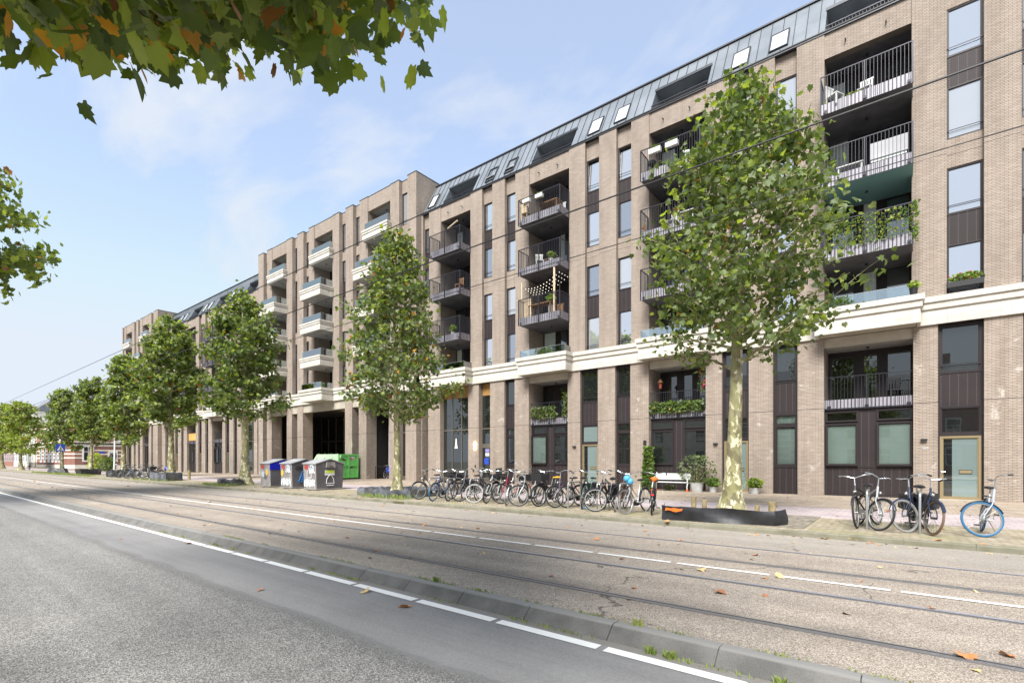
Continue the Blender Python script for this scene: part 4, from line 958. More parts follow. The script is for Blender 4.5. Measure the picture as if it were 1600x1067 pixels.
# red brick corner house: gable wall faces the camera along the side street
def corner_house():
    B=thing('corner_house','red brick corner house with cream stone stripes at left beyond the brick wings','house',(-130,28,0)); x0,x1,y0,y1,h=-152,-126,22.0,36.5,9.6
    g=MB(); g.prism([(x0,y0),(x1-1.6,y0),(x1,y0+1.6),(x1,y1),(x0,y1)],-.2,h,'z'); g.build('wall','redbrick',B)
    g=MB(); z=.0
    def ring(za,zb,o):
        return [(x0-o,y0-o),(x1-1.6+o*.4,y0-o),(x1+o,y0+1.6-o*.4),(x1+o,y1+o),(x0-o,y1+o)]
    for za,zb,o in ((0,.7,.05),(1.95,2.2,.03),(2.7,2.95,.03),(3.45,3.7,.03),(4.35,4.75,.10),(5.05,5.3,.28),(8.1,8.3,.03),(9.0,9.35,.2),(9.35,9.6,.4)):
        g.prism(ring(za,zb,o),za,zb,'z')
    g.build('stone_stripe','stripe',B)
    g=MB(); g.prism(ring(0,0,.3),4.9,5.05,'z'); g.build('gutter','zinc_dark',B)
    def win(y,z,w_,h_,on='x'):
        if on=='x':
            g=MB(); g.box(x1+.02,x1+.12,y-w_/2-.25,y+w_/2+.25,z-.3,z+h_+.3); f=g.build('window','whiteframe',B); g=MB()
            for a,b2 in ((y-w_/2,y-.05),(y+.05,y+w_/2)): g.box(x1+.121,x1+.14,a,b2,z,z+h_*.62); g.box(x1+.121,x1+.14,a,b2,z+h_*.67,z+h_)
            g.build('pane','glass_door',f)
        else:
            g=MB(); g.box(y-w_/2-.25,y+w_/2+.25,y0-.12,y0-.02,z-.3,z+h_+.3); f=g.build('window','whiteframe',B); g=MB()
            for a,b2 in ((y-w_/2,y-.05),(y+.05,y+w_/2)): g.box(a,b2,y0-.14,y0-.121,z,z+h_*.62); g.box(a,b2,y0-.14,y0-.121,z+h_*.67,z+h_)
            g.build('pane','glass_door',f)
    win(25.6,1.6,1.3,2.6); win(25.6,5.7,1.2,2.1); win(30.5,5.7,1.2,2.1); win(34,1.6,1.2,2.5)
    g=MB(); g.box(x1+.02,x1+.1,28.7,30.3,1.3,3.6); g.build('ornament_frame','stripe',B)
    g=MB(); g.torus((x1+.13,29.5,2.5),(1,0,0),.5,.09,16,6); g.torus((x1+.13,29.5,2.5),(1,0,0),.2,.08,12,6); g.tube([(x1+.13,29.0,3.2),(x1+.13,30.0,1.8)],.05,6); g.tube([(x1+.13,30.0,3.2),(x1+.13,29.0,1.8)],.05,6); g.build('ornament','rail',B)
    g=MB(); g.box(x1+.02,x1+.06,27.2,28.2,2.95,3.3); g.build('street_name_sign','sign_blue',B)
    for xx in (-128.9,-132,-135.5,-139,-143,-147): win(xx,1.5,1.3,2.7,'y'); win(xx,5.7,1.2,2.1,'y')
    g=MB(); g.prism([(y0-.2,h),(y1+.2,h),(y1-4,h+2.6),(y0+4,h+2.6)],x0,x1-.5,'x'); r_=g.build('roof','slate',B)
    g=MB(); g.box(-140,-138.6,27,28,h+2.3,h+4.4); g.build('chimney','redbrick',r_)
M['sign_blue']=mat('sign_blue',(0.02,0.07,0.42),0.4); M['sign_red']=mat('sign_red',(0.6,0.03,0.03),0.4)
corner_house()
house('white plastered town house with a dark door left of the striped corner house',-163,-153,23.5,34,11.2,'plaster',3,3,roof=3.0,first=1.4,fh=3.6,door=1)
house('tall cream town house with a slate roof and chimney behind the yellow tree',-178,-163.2,23.2,34,13.4,'stripe',5,3,roof=3.6,first=1.5,fh=3.9)
house('pale grey plastered town house farther along behind the yellow tree',-195,-178.2,23.5,34,12,'plaster',5,3,roof=3,first=1.5,fh=3.7)
house('red brick town house low at the left edge beyond the trees',-225,-195.3,23.4,34,12.5,'redbrick',9,3,roof=3,first=1.5,fh=3.7)
house('row end house of cream plaster at the far left vanishing point',-270,-225.3,23.4,34,12,'stripe',12,3,roof=3,first=1.5,fh=3.7)
# porch with a hooded bay on the white houses, iron fence in front
f=thing('iron_fence','dark iron railing in front of the striped corner house','fence',(-139,20.6,0))
g=MB(); 
for i in range(56): x=-151+i*.46; g.box(x-.02,x+.02,20.6,20.64,0.05,1.15)
g.build('railing_bar','rail',f); g=MB(); g.box(-151.2,-125.2,20.59,20.65,1.15,1.22); g.box(-151.2,-125.2,20.59,20.65,.1,.16); g.build('rail','rail',f)

# ---------------------------------------------------------------- overhead wires
def wire(label,y,z,r,sag=.0):
    g=MB(); pts=[(x,y,z-sag*math.cos((x%34)/34*2*math.pi)*0) for x in np.linspace(XL,XR,30)]; g.tube(pts,r,6); o=g.build('overhead_wire','black',None); tag(o,label,'overhead wire','tram wires over the road'); return o
wire('thin contact wire crossing in front of the roof edge of the building',5.95,5.83,.010)
wire('thickest overhead cable crossing the balconies and the big tree',9.0,6.70,.017)
wire('thin lower overhead wire crossing the building below the thick cable',9.0,5.73,.0075)
g=MB(); g.tube([(-100,3,8.3),(-100.3,9,8.0),(-100.2,20,8.9)],.02,6); o=g.build('span_wire','black',None); tag(o,'short cross wire hung high over the street at far left','overhead wire')
# ---------------------------------------------------------------- bicycles
def bike(label,px,py,head,steer=0,lean=0,color=(.02,.02,.022),rim='steel',tyre='rubber',style='dutch',extras=(),saddle='black',bar='chrome',group='bikes parked in the rack by the kerb',front=True,fend=None,scale=1.0,name='bicycle'):
    """px,py: ground contact of the front wheel; head: heading in degrees (front direction)"""
    hd=R(head); fx=.56; q=Vector((math.cos(hd),math.sin(hd)))
    t=thing(name,label,'bicycle',(px-q.x*fx*scale,py-q.y*fx*scale,0),hd,group); t.rotation_mode='XYZ'; t.rotation_euler=(R(lean),0,hd)
    if scale!=1: t.scale=(scale,)*3
    key='paint%s'%(str(color)); 
    if key not in M: M[key]=mat('bike_paint',color,.32,.1)
    fm=fend or ('rail' if color!=BLU_ else key)
    r=.335; RH=Vector((-.53,0,r+.015)); FH=Vector((fx,0,r+.015)); BB=Vector((-.07,0,.29)); SC=Vector((-.235,0,.74)); HT=Vector((.275,0,.93)); HB=Vector((.335,0,.70))
    ax=(HB-HT).normalized(); rot=Matrix.Rotation(R(steer),3,-ax)
    def st(p): return HT+rot@(Vector(p)-HT)
    g=MB(); tr=.016
    if style=='dutch': g.tube([HB,(.12,0,.42),(-.02,0,.31),BB],tr,8); g.tube([HT+Vector((0.01,0,-.05)),(.10,0,.60),(-.05,0,.47),SC.lerp(BB,.55)],tr*.85,8)
    elif style=='diamond': g.tube([HB,BB],tr*1.1,8); g.tube([HT+Vector((.01,0,-.04)),SC+Vector((0,0,-.03))],tr,8)
    else: g.tube([HB,BB+Vector((.06,0,.03))],.03,8); g.tube([BB+Vector((.1,0,.04)),BB],.03,8)
    g.tube([HT,HB],tr*1.3,8); g.tube([BB,SC],tr,8)
    for s in (-1,1):
        g.tube([BB+Vector((0,s*.03,0)),RH+Vector((0,s*.065,0))],.010,6); g.tube([SC+Vector((0,s*.02,-.03)),RH+Vector((0,s*.065,0))],.008,6)
    g.local('frame',key,t)
    # fork turns with the bar
    g=MB(); 
    for s in (-1,1): g.tube([st(HB+Vector((0,s*.02,0))),st(HB.lerp(FH,.25)+Vector((0.0,s*.055,0))),st(FH+Vector((-.03,s*.055,.08))),st(FH+Vector((0,s*.055,0)))],.011,6)
    g.local('fork',key,t)
    def wheel(c,axis_,nm,tf):
        cc=Vector(c); g=MB(); A=axis_
        g.torus(cc,A,r-.035,.011,36,6,flat=1.2); g.tube([cc-A*.05,cc+A*.05],.022,8)
        u=A.orthogonal().normalized(); v=A.cross(u)
        for i in range(18):
            a=2*math.pi*i/18; d=u*math.cos(a)+v*math.sin(a); g.tube([cc+A*(.025 if i%2 else -.025),cc+d*(r-.035)],.0018,3,cap=False)
        w_=g.local('wheel',rim,t); g=MB(); g.torus(cc,A,r-.012,.021,40,8); g.local('tyre',tf,w_); return w_
    wheel(RH,Vector((0,1,0)),'wheel','rubber' if tyre!='blue_tyre' else tyre)
    if front:
        A=(rot@Vector((0,1,0))).normalized(); wheel(st(FH),A,'wheel',tyre)
    # mudguards
    g=MB(); 
    def fender(c,A,ref,a0,a1):
        A=Vector(A); u=Vector(ref).normalized(); v=A.cross(u); c=Vector(c); n=18; vs=[]; fs=[]
        for i in range(n+1):
            a=a0+(a1-a0)*i/n; d=u*math.cos(a)+v*math.sin(a)
            for k,(rr,yy) in enumerate(((r+.012,-.03),(r+.028,-.015),(r+.028,.015),(r+.012,.03))): vs.append(c+d*rr+A*yy)
        for i in range(n):
            for k in range(3): a=i*4+k; fs.append((a,a+1,a+5,a+4))
        g.add(vs,fs)
    fender(RH,(0,1,0),(1,0,0),R(-100-100),R(20-20)); g.local('mudguard',fm,t)
    if front:
        g=MB(); A=(rot@Vector((0,1,0))).normalized(); ref=(rot@Vector((1,0,0))).normalized(); fender(st(FH),A,ref,R(-165),R(-25)); g.local('mudguard',fm,t)
    # handlebar
    g=MB(); top=HT+Vector((-.03,0,.17)); g.tube([HT,top],.012,8)
    if style=='dutch': half=[(0,0,0),(.06,.12,.02),(.02,.24,.05),(-.12,.29,.04),(-.24,.28,.0)]
    else: half=[(0,0,0),(.03,.1,.03),(.02,.2,.06),(-.04,.29,.06),(-.12,.33,.05)]
    for s in (-1,1): g.tube([st(top+Vector((x,s*y,z))) for x,y,z in half],.0115,8)
    hb=g.local('handlebar',bar,t); 
    for s in (-1,1):
        g=MB(); a,b2=half[-1],half[-2]; pa=Vector((a[0],s*a[1],a[2])); pb=Vector((b2[0],s*b2[1],b2[2])); g.tube([st(top+pa+(pa-pb)*.15),st(top+pa.lerp(pb,.75))],.018,8); g.local('grip','black',hb)
    g=MB(); g.tube([SC,SC+Vector((-.035,0,.15))],.012,8); g.local('seat_post','steel',t)
    g=MB(); c=SC+Vector((-.06,0,.18)); n=10
    ring=[]; 
    prof=[(-.15,.085,.02),(-.12,.11,.04),(-.05,.10,.045),(.03,.055,.035),(.12,.028,.03),(.16,.012,.02)]
    vs=[];fs=[]
    for x,wd,ht in prof:
        for k in range(8):
            a=2*math.pi*k/8; vs.append((c.x+x,wd*math.cos(a),c.z+ht*math.sin(a)*(1 if math.sin(a)>0 else .6)))
    for i in range(len(prof)-1):
        for k in range(8): fs.append((i*8+k,i*8+(k+1)%8,(i+1)*8+(k+1)%8,(i+1)*8+k))
    fs.append(tuple(range(7,-1,-1))); fs.append(tuple(40+k for k in range(8))); g.add(vs,fs); g.local('saddle',saddle,t)
    g=MB(); z=.74
    for s in (-1,1): g.tube([(-.22,s*.03,z),(-.38,s*.06,z),(-.80,s*.06,z)],.006,6); g.tube([RH+Vector((0,s*.07,0)),(-.62,s*.06,z)],.005,6)
    for x in (-.42,-.55,-.68,-.8): g.tube([(x,-.06,z),(x,.06,z)],.005,6)
    g.local('luggage_rack','rail',t)
    g=MB(); g.prism([(-.16,.20),(.02,.20),(.05,.29),(-.03,.36),(-.50,.385),(-.60,.35),(-.60,.31),(-.50,.29)],-.075,-.045,'y'); g.local('chain_guard','black' if style=='dutch' else 'steel',t)
    g=MB(); g.tube([BB+Vector((0,-.1,0)),BB+Vector((0,.1,0))],.014,8); g.tube([BB+Vector((0,-.1,0)),BB+Vector((.11,-.1,-.12))],.010,6); g.tube([BB+Vector((0,.1,0)),BB+Vector((-.11,.1,.12))],.010,6); c_=g.local('crank','steel',t)
    for s,(dx,dz) in ((-1,(.11,-.12)),(1,(-.11,.12))): g=MB(); p=BB+Vector((dx,s*.15,dz)); g.box(p.x-.04,p.x+.04,p.y-.045,p.y+.045,p.z-.012,p.z+.012); g.local('pedal','black',c_,False)
    g=MB(); g.tube([BB+Vector((-.05,.04,-.02)),(-.20,.20,.01)],.009,6); g.local('kickstand','steel',t)
    if front: g=MB(); g.sphere(st((.38,0,.80)),.05,.035,.035,10,8); g.local('headlight','chrome',t)
    g=MB(); g.box(-.905,-.88,-.04,.04,.56,.60); g.local('rear_light','sign_red',t,False)
    for e in extras:
        if e=='front_crate': g=MB(); [g.box(*b) for b in ((.30,.66,-.24,.24,.84,.86),(.30,.32,-.24,.24,.86,1.06),(.64,.66,-.24,.24,.86,1.06),(.32,.64,-.24,-.22,.86,1.06),(.32,.64,.22,.24,.86,1.06))]; g.local('front_crate','black',t,False)
        if e=='rear_crate': g=MB(); [g.box(*b) for b in ((-.86,-.38,-.2,.2,.76,.78),(-.86,-.84,-.2,.2,.78,1.0),(-.40,-.38,-.2,.2,.78,1.0),(-.84,-.40,-.2,-.18,.78,1.0),(-.84,-.40,.18,.2,.78,1.0))]; g.local('rear_crate','black',t,False)
        if e in('pannier','pannier_blue'):
            for s in (-1,1): g=MB(); g.prism([(-.88,.42),(-.42,.40),(-.38,.72),(-.90,.74)],s*.09,s*.22,'y'); g.sphere((-.64,s*.17,.60),.24,.09,.19,10,8); g.local('pannier','black' if e=='pannier' else 'blue_cover',t)
        if e=='child_seat': g=MB(); g.box(-.72,-.42,-.13,.13,.78,.84); g.prism([(-.76,.80),(-.68,.80),(-.74,1.2),(-.80,1.2)],-.13,.13,'y'); g.box(-.66,-.5,-.15,-.131,.84,.98); g.box(-.66,-.5,.131,.15,.84,.98); g.local('child_seat','black',t,False)
        if e=='windshield': g=MB(); g.torus(st((.40,0,.86)),(1,0,0),.16,.02,16,6); g.local('front_basket','steel',t)
        if e=='orange_bag': g=MB(); g.sphere((-.30,0,.98),.16,.11,.055,12,8); g.tube([(-.40,0,.97),(-.52,.02,.94)],[.07,.03],8); g.local('saddle_cover','orange_cover',t)
        if e=='blue_bag': g=MB(); g.sphere((.42,.0,.98),.11,.10,.10,12,8); g.sphere((.38,.06,.90),.09,.1,.1,12,8); g.local('bag','blue_bag',t)
        if e=='cover': g=MB(); g.sphere((-.45,0,.85),.34,.20,.22,12,8); g.sphere((-.55,.05,.65),.26,.22,.22,12,8); g.local('rain_cover','blue_cover',t)
    return t
M['blue_cover']=noisy('blue_tarpaulin',(0.01,0.03,0.36),(0.02,0.06,0.52),8,0.45)
M['blue_bag']=mat('light_blue_bag',(0.08,0.36,0.62),.5); M['orange_cover']=mat('orange_cover',(0.85,0.16,0.02),.5)
M['yellow_saddle']=mat('yellow_saddle',(0.75,0.38,0.02),.5); M['blue_tyre']=mat('blue_tyre',(0.015,0.12,0.26),.65); M['white_tyre']=mat('pale_tyre',(0.27,0.265,0.26),.7); M['brown_tyre']=mat('brown_tyre',(0.16,0.10,0.07),.7)
K=(.018,.018,.02); BLU_=(.02,.03,.07)
SIL=(.45,.46,.48); GRN=(.03,.09,.05); RED=(.28,.02,.05); BLU=(.03,.08,.20); BRN=(.16,.07,.05); GRY=(.12,.12,.13); WHT=(.6,.6,.6)
bike('black bicycle parked leftmost in the rack beside the black sleeve',-14.5,12.75,-100,-6,4)
bike('bicycle with a blue front tyre, second from left in the rack',-13.5,12.5,-84,10,-8,BLU,tyre='blue_tyre',extras=('rear_crate',),bar='chrome')
bike('black bicycle leaning right between the two left steel hoops',-13.05,12.85,-80,8,-10,K,extras=('pannier',))
bike('dark grey bicycle packed tightly beside the second steel hoop',-12.6,13.0,-96,-14,3,GRY,style='diamond')
bike('bicycle with a pale front tyre turned full face to the road',-11.75,12.9,-92,-56,2,K,tyre='white_tyre',extras=('rear_crate',))
bike('dark bicycle with a child seat behind the pale turned front wheel',-12.1,13.45,-88,10,5,(.05,.05,.07),extras=('child_seat',))
bike('silver bicycle with a narrow black front tyre left of the red one',-11.35,13.0,-86,12,-4,SIL,style='diamond')
bike('dark red bicycle carrying a wide black crate at its rear',-10.75,13.15,-98,-20,2,RED,extras=('rear_crate',),saddle='black')
bike('white bicycle leaning left with a slim pale wheel beside the red one',-10.3,12.8,-82,14,-7,WHT,style='diamond',tyre='white_tyre')
bike('light bicycle with its front wheel turned toward the road near the dark-panelled bay',-9.75,12.85,-95,-42,3,SIL,extras=('windshield',),tyre='rubber')
bike('grey bicycle half hidden left of the one with the yellow saddle',-9.75,13.85,-90,5,-3,GRY,extras=('front_crate',))
bike('black bicycle with a bright yellow saddle under the dark-panelled bay',-9.2,13.1,-100,0,2,K,saddle='yellow_saddle',extras=('front_crate',))
bike('purple-grey bicycle standing left of the third steel hoop',-8.55,13.1,-104,-8,6,(.14,.11,.15))
bike('black bicycle with a red inner rim beside the third steel hoop',-8.25,13.3,-98,-16,2,K,extras=('pannier',))
bike('dark green bicycle right of the third steel hoop',-7.75,13.3,-78,14,-6,GRN)
bike('dark bicycle behind the large turned wheel before the frosted door',-7.2,13.7,-84,4,3,K,style='diamond')
bike('black bicycle with a big front wheel turned broadside and a pannier',-6.95,12.85,-93,-60,0,K,extras=('pannier',),tyre='rubber')
bike('brown bicycle leaning sharply left of the blue-bagged one',-6.6,13.2,-80,10,-13,BRN,tyre='white_tyre')
bike('pale bicycle with a light blue bag hung on its handlebar',-6.0,12.75,-96,-8,4,SIL,extras=('blue_bag',),tyre='white_tyre')
bike('bicycle with a bright orange saddle cover at the right end of the rack',-5.75,14.0,-250,6,4,K,extras=('orange_bag',))
GB='bikes parked in front of the frosted door'
bike('black bicycle leaning left against the first right-hand steel post',-.80,13.15,-108,14,9,K,group=GB,style='diamond',tyre='rubber')
bike('silver bicycle leaning right against the first right-hand steel post',-.47,13.0,-72,26,-8,SIL,group=GB,style='diamond')
bike('navy bicycle with a pale tyre and black pannier on its left side',.10,13.05,-104,-28,5,(.02,.03,.07),group=GB,tyre='white_tyre',extras=('pannier',))
bike('navy bicycle with a brown tyre and a black pannier on its right',.42,12.8,-76,10,-5,(.02,.03,.07),group=GB,tyre='brown_tyre',extras=('pannier',),rim='black')
bike('silver bicycle with bright blue tyres leaning alone at far right',1.28,13.15,-90,-72,-7,(.42,.44,.50),group=GB,tyre='blue_tyre',style='tube')
# two by the passage and a dense row farther left
bike('bicycle under a blue rain cover in the open passage',-33.6,25.9,160,10,0,K,group='bikes in the open passage',extras=('cover',))
bike('grey bicycle parked by the railing in the open passage',-31.9,26.0,175,20,3,GRY,group='bikes in the open passage',rim='chrome')
FD=['first of the far bike row beside the white pole','second of the far bike row, black and upright','third of the far bike row, leaning slightly','fourth of the far bike row with silver frame','middle one of the far bike row, dark blue','sixth of the far bike row, black with a crate','seventh of the far bike row, pale handlebar','eighth of the far bike row, black frame','ninth of the far bike row near the sleeve']
for i in range(9):
    x=-55.6+i*1.12; bike('bicycle '+FD[i],x,12.95+.3*(i%2),-92+(i*37%17)-8,(i*23%30)-15,(i*13%9)-4,[K,K,GRY,SIL,BLU,K,SIL,K,GRY][i],extras=('rear_crate',) if i==5 else (),group='far row of bikes between the trees',rim='steel')
bike('bicycle under a bright blue cover at the right end of the far row',-45.9,13.3,-95,0,0,K,group='far row of bikes between the trees',extras=('cover',))
for i,(x,l) in enumerate(((-118,'pale bicycle parked beside the yellow-green tree at far left'),(-114,'dark bicycle parked under the yellow-green tree at far left'),(-123,'grey bicycle parked nearest the dark car at far left'))):
    bike(l,x,15.5,170+i*9,10,3,[WHT,K,GRY][i],group='bikes near the far left tree')
# steel hoops
def hoop(label,x,y,hd=90,group='steel bike hoops'):
    t=thing('bike_stand',label,'bike stand',(x,y,0),R(hd),group); g=MB(); c=.08; L=.75; h=.82
    g.tube([(0,0,-.02),(0,0,h-c),(c*.3,0,h-c*.3),(c,0,h),(L-c,0,h),(L-c*.3,0,h-c*.3),(L,0,h-c),(L,0,-.02)],.024,10); g.local('hoop','steel',t); g=MB(); g.tube([(0,0,.38),(L,0,.38)],.016,8); g.local('crossbar','steel',t)
for x,y,l in ((-13.95,12.75,'steel hoop at the left end of the bike rack'),(-13.2,12.95,'second steel hoop from the left behind the blue tyre'),(-12.2,13.1,'steel hoop behind the pale turned wheel'),(-8.1,13.1,'steel hoop between the red-rimmed and green bikes'),(-7.1,13.1,'steel hoop behind the big broadside wheel'),(-6.3,12.95,'steel hoop beside the bike with the blue bag'),(-.62,13.15,'steel hoop between the black and silver bikes at right'),(.26,13.0,'steel hoop between the two navy bikes')): hoop(l,x,y)

# ---------------------------------------------------------------- waste containers
M['bin']=noisy('bin_grey',(0.095,0.09,0.10),(0.135,0.13,0.145),1.2,0.5,bs=.03); M['bin_top']=noisy('bin_roof',(0.27,0.275,0.29),(0.36,0.365,0.38),1.5,0.5,bs=.03)
M['bin_side']=noisy('weathered_bin_side',(0.20,0.185,0.18),(0.33,0.31,0.30),2.0,0.6,bs=.03)
M['bin_blue']=mat('bin_blue',(0.01,0.015,0.42),.4); M['tag_white']=mat('white_spray',(0.75,0.77,0.80),.7); M['tag_blue']=mat('blue_spray',(0.02,0.16,0.42),.7); M['tag_red']=mat('red_spray',(0.30,0.05,0.04),.7); M['tag_yellow']=mat('yellow_spray',(0.65,0.42,0.06),.7); M['tag_black']=mat('black_spray',(0.02,0.02,0.03),.7)
M['sticker_green']=mat('lime_sticker',(0.55,0.68,0.05),.5); M['tag_grey']=mat('pale_blue_spray',(0.42,0.48,0.55),.7)
def scribble(parent,name,m,origin,ux,uz,w_,h_,n,seed,r=.012,loops=1.0):
    """sprayed line: continuous curvy tube flattened on a face; ux,uz unit vectors"""
    rr=random.Random(seed); pts=[]; 
    for i in range(n*10):
        t=i/(n*10); a=i*.63; x=t*w_+ .55*w_/n*math.sin(a)*loops; z=h_*(.5+.42*math.sin(a*.83+rr.uniform(-.25,.25))+.06*rr.uniform(-1,1)); pts.append(Vector(origin)+ux*x+uz*z)
    g=MB(); g.tube(pts,r,4,cap=False); return g.local(name,m,parent,False)
def blob(parent,m,origin,ux,uz,w_,h_,seed,nrm):
    rr=random.Random(seed); n=16; c=Vector(origin)+ux*w_/2+uz*h_/2; vs=[c]+[c+ux*(w_/2*math.cos(2*math.pi*i/n)*rr.uniform(.6,1.15))+uz*(h_/2*math.sin(2*math.pi*i/n)*rr.uniform(.6,1.15)) for i in range(n)]
    g=MB(); g.add(vs,[(0,i+1,(i+1)%n+1) for i in range(n)]); return g.local('paint_patch',m,parent,False)
def bin_(label,x1,kind):
    """x1: right face; gabled face looks to +x; left face to -y"""
    t=thing('waste_container',label,'waste container',(x1-.6,14.33,0),0,'three grey waste containers'); w_,d=.60,.79; H,HA=1.36,1.56
    g=MB(); # slightly tapered body, gable profile in y-z extruded in x
    def ring(x,s): return [(x,-d*s,.08),(x,d*s,.08),(x,d,H),(x,0,HA),(x,-d,H)]
    a=ring(-w_,.93); b2=ring(w_,.93); a[0]=(-w_*.95,a[0][1],a[0][2]); a[1]=(-w_*.95,a[1][1],a[1][2]); b2[0]=(w_*.95,b2[0][1],.08); b2[1]=(w_*.95,b2[1][1],.08)
    g.add(a+b2,[(4,3,2,1,0),(5,6,7,8,9)],0); g.add(a+b2,[(0,1,6,5),(1,2,7,6)],0); g.add(a+b2,[(4,0,5,9)],1)
    body=g.local('body',['bin','bin_side'],t,False)
    g=MB(); o=.04; g.add([(-w_-o,-d-o,H-.005),(w_+o,-d-o,H-.005),(w_+o,0,HA+.03),(-w_-o,0,HA+.03),(w_+o,d+o,H-.005),(-w_-o,d+o,H-.005),(-w_-o,-d-o,H-.05),(w_+o,-d-o,H-.05),(w_+o,0,HA-.005),(-w_-o,0,HA-.005),(w_+o,d+o,H-.05),(-w_-o,d+o,H-.05)],
        [(0,1,2,3),(3,2,4,5),(0,6,7,1),(1,7,8,2),(2,8,10,4),(5,4,10,11),(3,9,6,0),(5,11,9,3)]); g.local('lid','bin_top',t,False)
    g=MB(); g.box(-w_*1.0,w_*1.0,-d*1.0,d*1.0,.03,.08); [g.box(sx*.5-.06,sx*.5+.06,sy*1.1-.06,sy*1.1+.06,0,.03) for sx in(-1,1) for sy in (-1,1)]; g.local('base','bin_side',t,False)
    ux=Vector((1,0,0)); uy=Vector((0,1,0)); uz=Vector((0,0,1)); xf=w_+.012; yf=-d-.01
    if kind==3:
        g=MB(); g.prism([(-.25,1.14),(.25,1.14),(.22,1.42),(-.22,1.42)],xf-.03,xf+.09,'x'); g.local('flap','bin_side',t,False)
        g=MB(); g.box(xf+.09,xf+.1,-.10,.12,1.17,1.21); g.local('slot','black',t,False)
        g=MB(); g.box(xf-.01,xf-.002,-.30,.25,.74,1.0); g.local('sticker','white',t,False); g=MB(); g.box(xf-.002,xf+.003,-.24,.24,.86,.99); g.local('sticker','sticker_green',t,False)
    if kind==1:
        g=MB(); g.prism([(-d-.005,.98),(d,.98),(d+.01,H-.03),(0,HA-.04),(-d-.005,H-.03)],w_-.04,w_+.02,'x'); g.local('flap_panel','bin_blue',t,False)
    if kind==2:
        scribble(t,'spray_tag','tag_black',(xf,-.6,1.0),uy,uz,.5,.22,5,4,.014)
        for k in range(4): scribble(t,'spray_tag','tag_blue',(xf-.03,-.4+.05*k,.30+.14*k),uy,uz,.9,.24,6,50+k,.03)
    # emblem: bell outline
    def bell(o,u,sc_,m='tag_white'):
        g=MB(); P=[(-.22,0),(-.19,.22),(-.10,.36),(-.04,.42),(.04,.42),(.10,.36),(.19,.22),(.22,0),(-.22,0)]; g.tube([Vector(o)+u*(x*sc_)+uz*(z*sc_) for x,z in P],.014,6); g.tube([Vector(o)+u*(-.2*sc_)+uz*(-.1*sc_),Vector(o)+u*(.2*sc_)+uz*(-.1*sc_)],.016,6)
        g.local('emblem',m,t,False)
    if kind==3: bell((xf,0,.33),uy,1.0); bell((0,yf,.62),ux,1.0)
    yz=lambda z:-d*(.93+.07*(z-.08)/(H-.08))-.008
    blob(t,'tag_red',(-w_*.9,yz(1.15),1.0),ux,uz,.55,.3,kind,None)
    if kind!=3: blob(t,'tag_yellow',(.05 if kind==1 else -w_*.95,yz(.8)-.004,.62),ux,uz,.3,.42,kind+5,None)
    if kind!=1:
        for k in range(3): scribble(t,'spray_tag','tag_white',(-w_*.92,yz(.2+.07*k)-.02,.14+.06*k),ux,uz,1.08,.30,7,kind*9+k,.016)
        scribble(t,'spray_tag','tag_white',(-.0,yz(.9)-.015,.84),ux,uz,.5,.26,4,77+kind,.02); scribble(t,'spray_tag','tag_grey',(-.05,yz(1.2)-.012,1.06),ux,uz,.55,.22,4,91+kind,.022)
    else:
        blob(t,'tag_grey',(-.45,yz(.7),.5),ux,uz,.35,.5,3,None)
        blob(t,'bin',(-.2,yz(.5)-.003,.42),ux,uz,.45,.35,6,None)
    return t
bin_('grey waste container with a bright blue flap panel, leftmost of the three',-27.8,1)
bin_('grey waste container with blue and white graffiti, middle of the three',-25.45,2)
bin_('grey waste container with lime sticker and white bell emblem, nearest of the three',-23.1,3)
# green skip
M['skip']=noisy('green_skip_paint',(0.13,0.48,0.11),(0.19,0.58,0.16),1.6,0.5,6,0.1); M['skip_light']=noisy('faded_green_lid',(0.30,0.50,0.26),(0.42,0.60,0.38),2.0,0.6)
M['rust']=noisy('rusty_patch',(0.05,0.07,0.03),(0.12,0.1,0.05),9,.9)
t=thing('skip_container','closed light green metal skip behind the grey containers','skip',(-37,23.1,0)); X0,X1,Y0,Y1=-1.9,2.1,-.75,1.05; H=2.02
g=MB(); g.add([(X0+.5,Y0,.12),(X1,Y0,.12),(X1,Y1,.12),(X0+.5,Y1,.12),(X0,Y0,1.15),(X1,Y0,1.35),(X1,Y1,H),(X0+.1,Y1,H),(X0+.35,Y0+.35,H),(X1,Y0+.35,H)],[(0,3,2,1),(0,1,5,4),(1,2,6,9,5),(2,3,7,6),(3,0,4,8,7)],0); g.add([(X0,Y0,1.15),(X1,Y0,1.35),(X1,Y0+.35,H),(X0+.35,Y0+.35,H),(X0+.1,Y1,H),(X1,Y1,H)],[(0,1,2,3),(3,2,5,4)],1); g.local('body',['skip','skip_light'],t,False)
g=MB(); xf=X1
for y in (Y0,.12,Y1-.1): g.box(xf,xf+.07,y,y+.1,.12,H)
for z in (.12,1.05,H-.1): g.box(xf,xf+.069,Y0+.1,.12,z,z+.1); g.box(xf,xf+.069,.22,Y1-.1,z,z+.1)
for x in (-1.2,-.4,.4,1.2): g.box(x,x+.08,Y0-.05,Y0,.15,1.2)
g.local('rib','skip',t,False)
g=MB(); [g.tube([(x,Y0+.1,1.75),(x,Y0-.02,1.72),(x,Y0-.05,1.6)],.02,6) for x in (-1.0,.2,1.3)]; [g.tube([(x,Y0+.45,H),(x,Y0+.45,H+.12)],.03,6) for x in (-1.4,-.5,.4,1.3)]; g.local('lid_handle','rust',t,False)
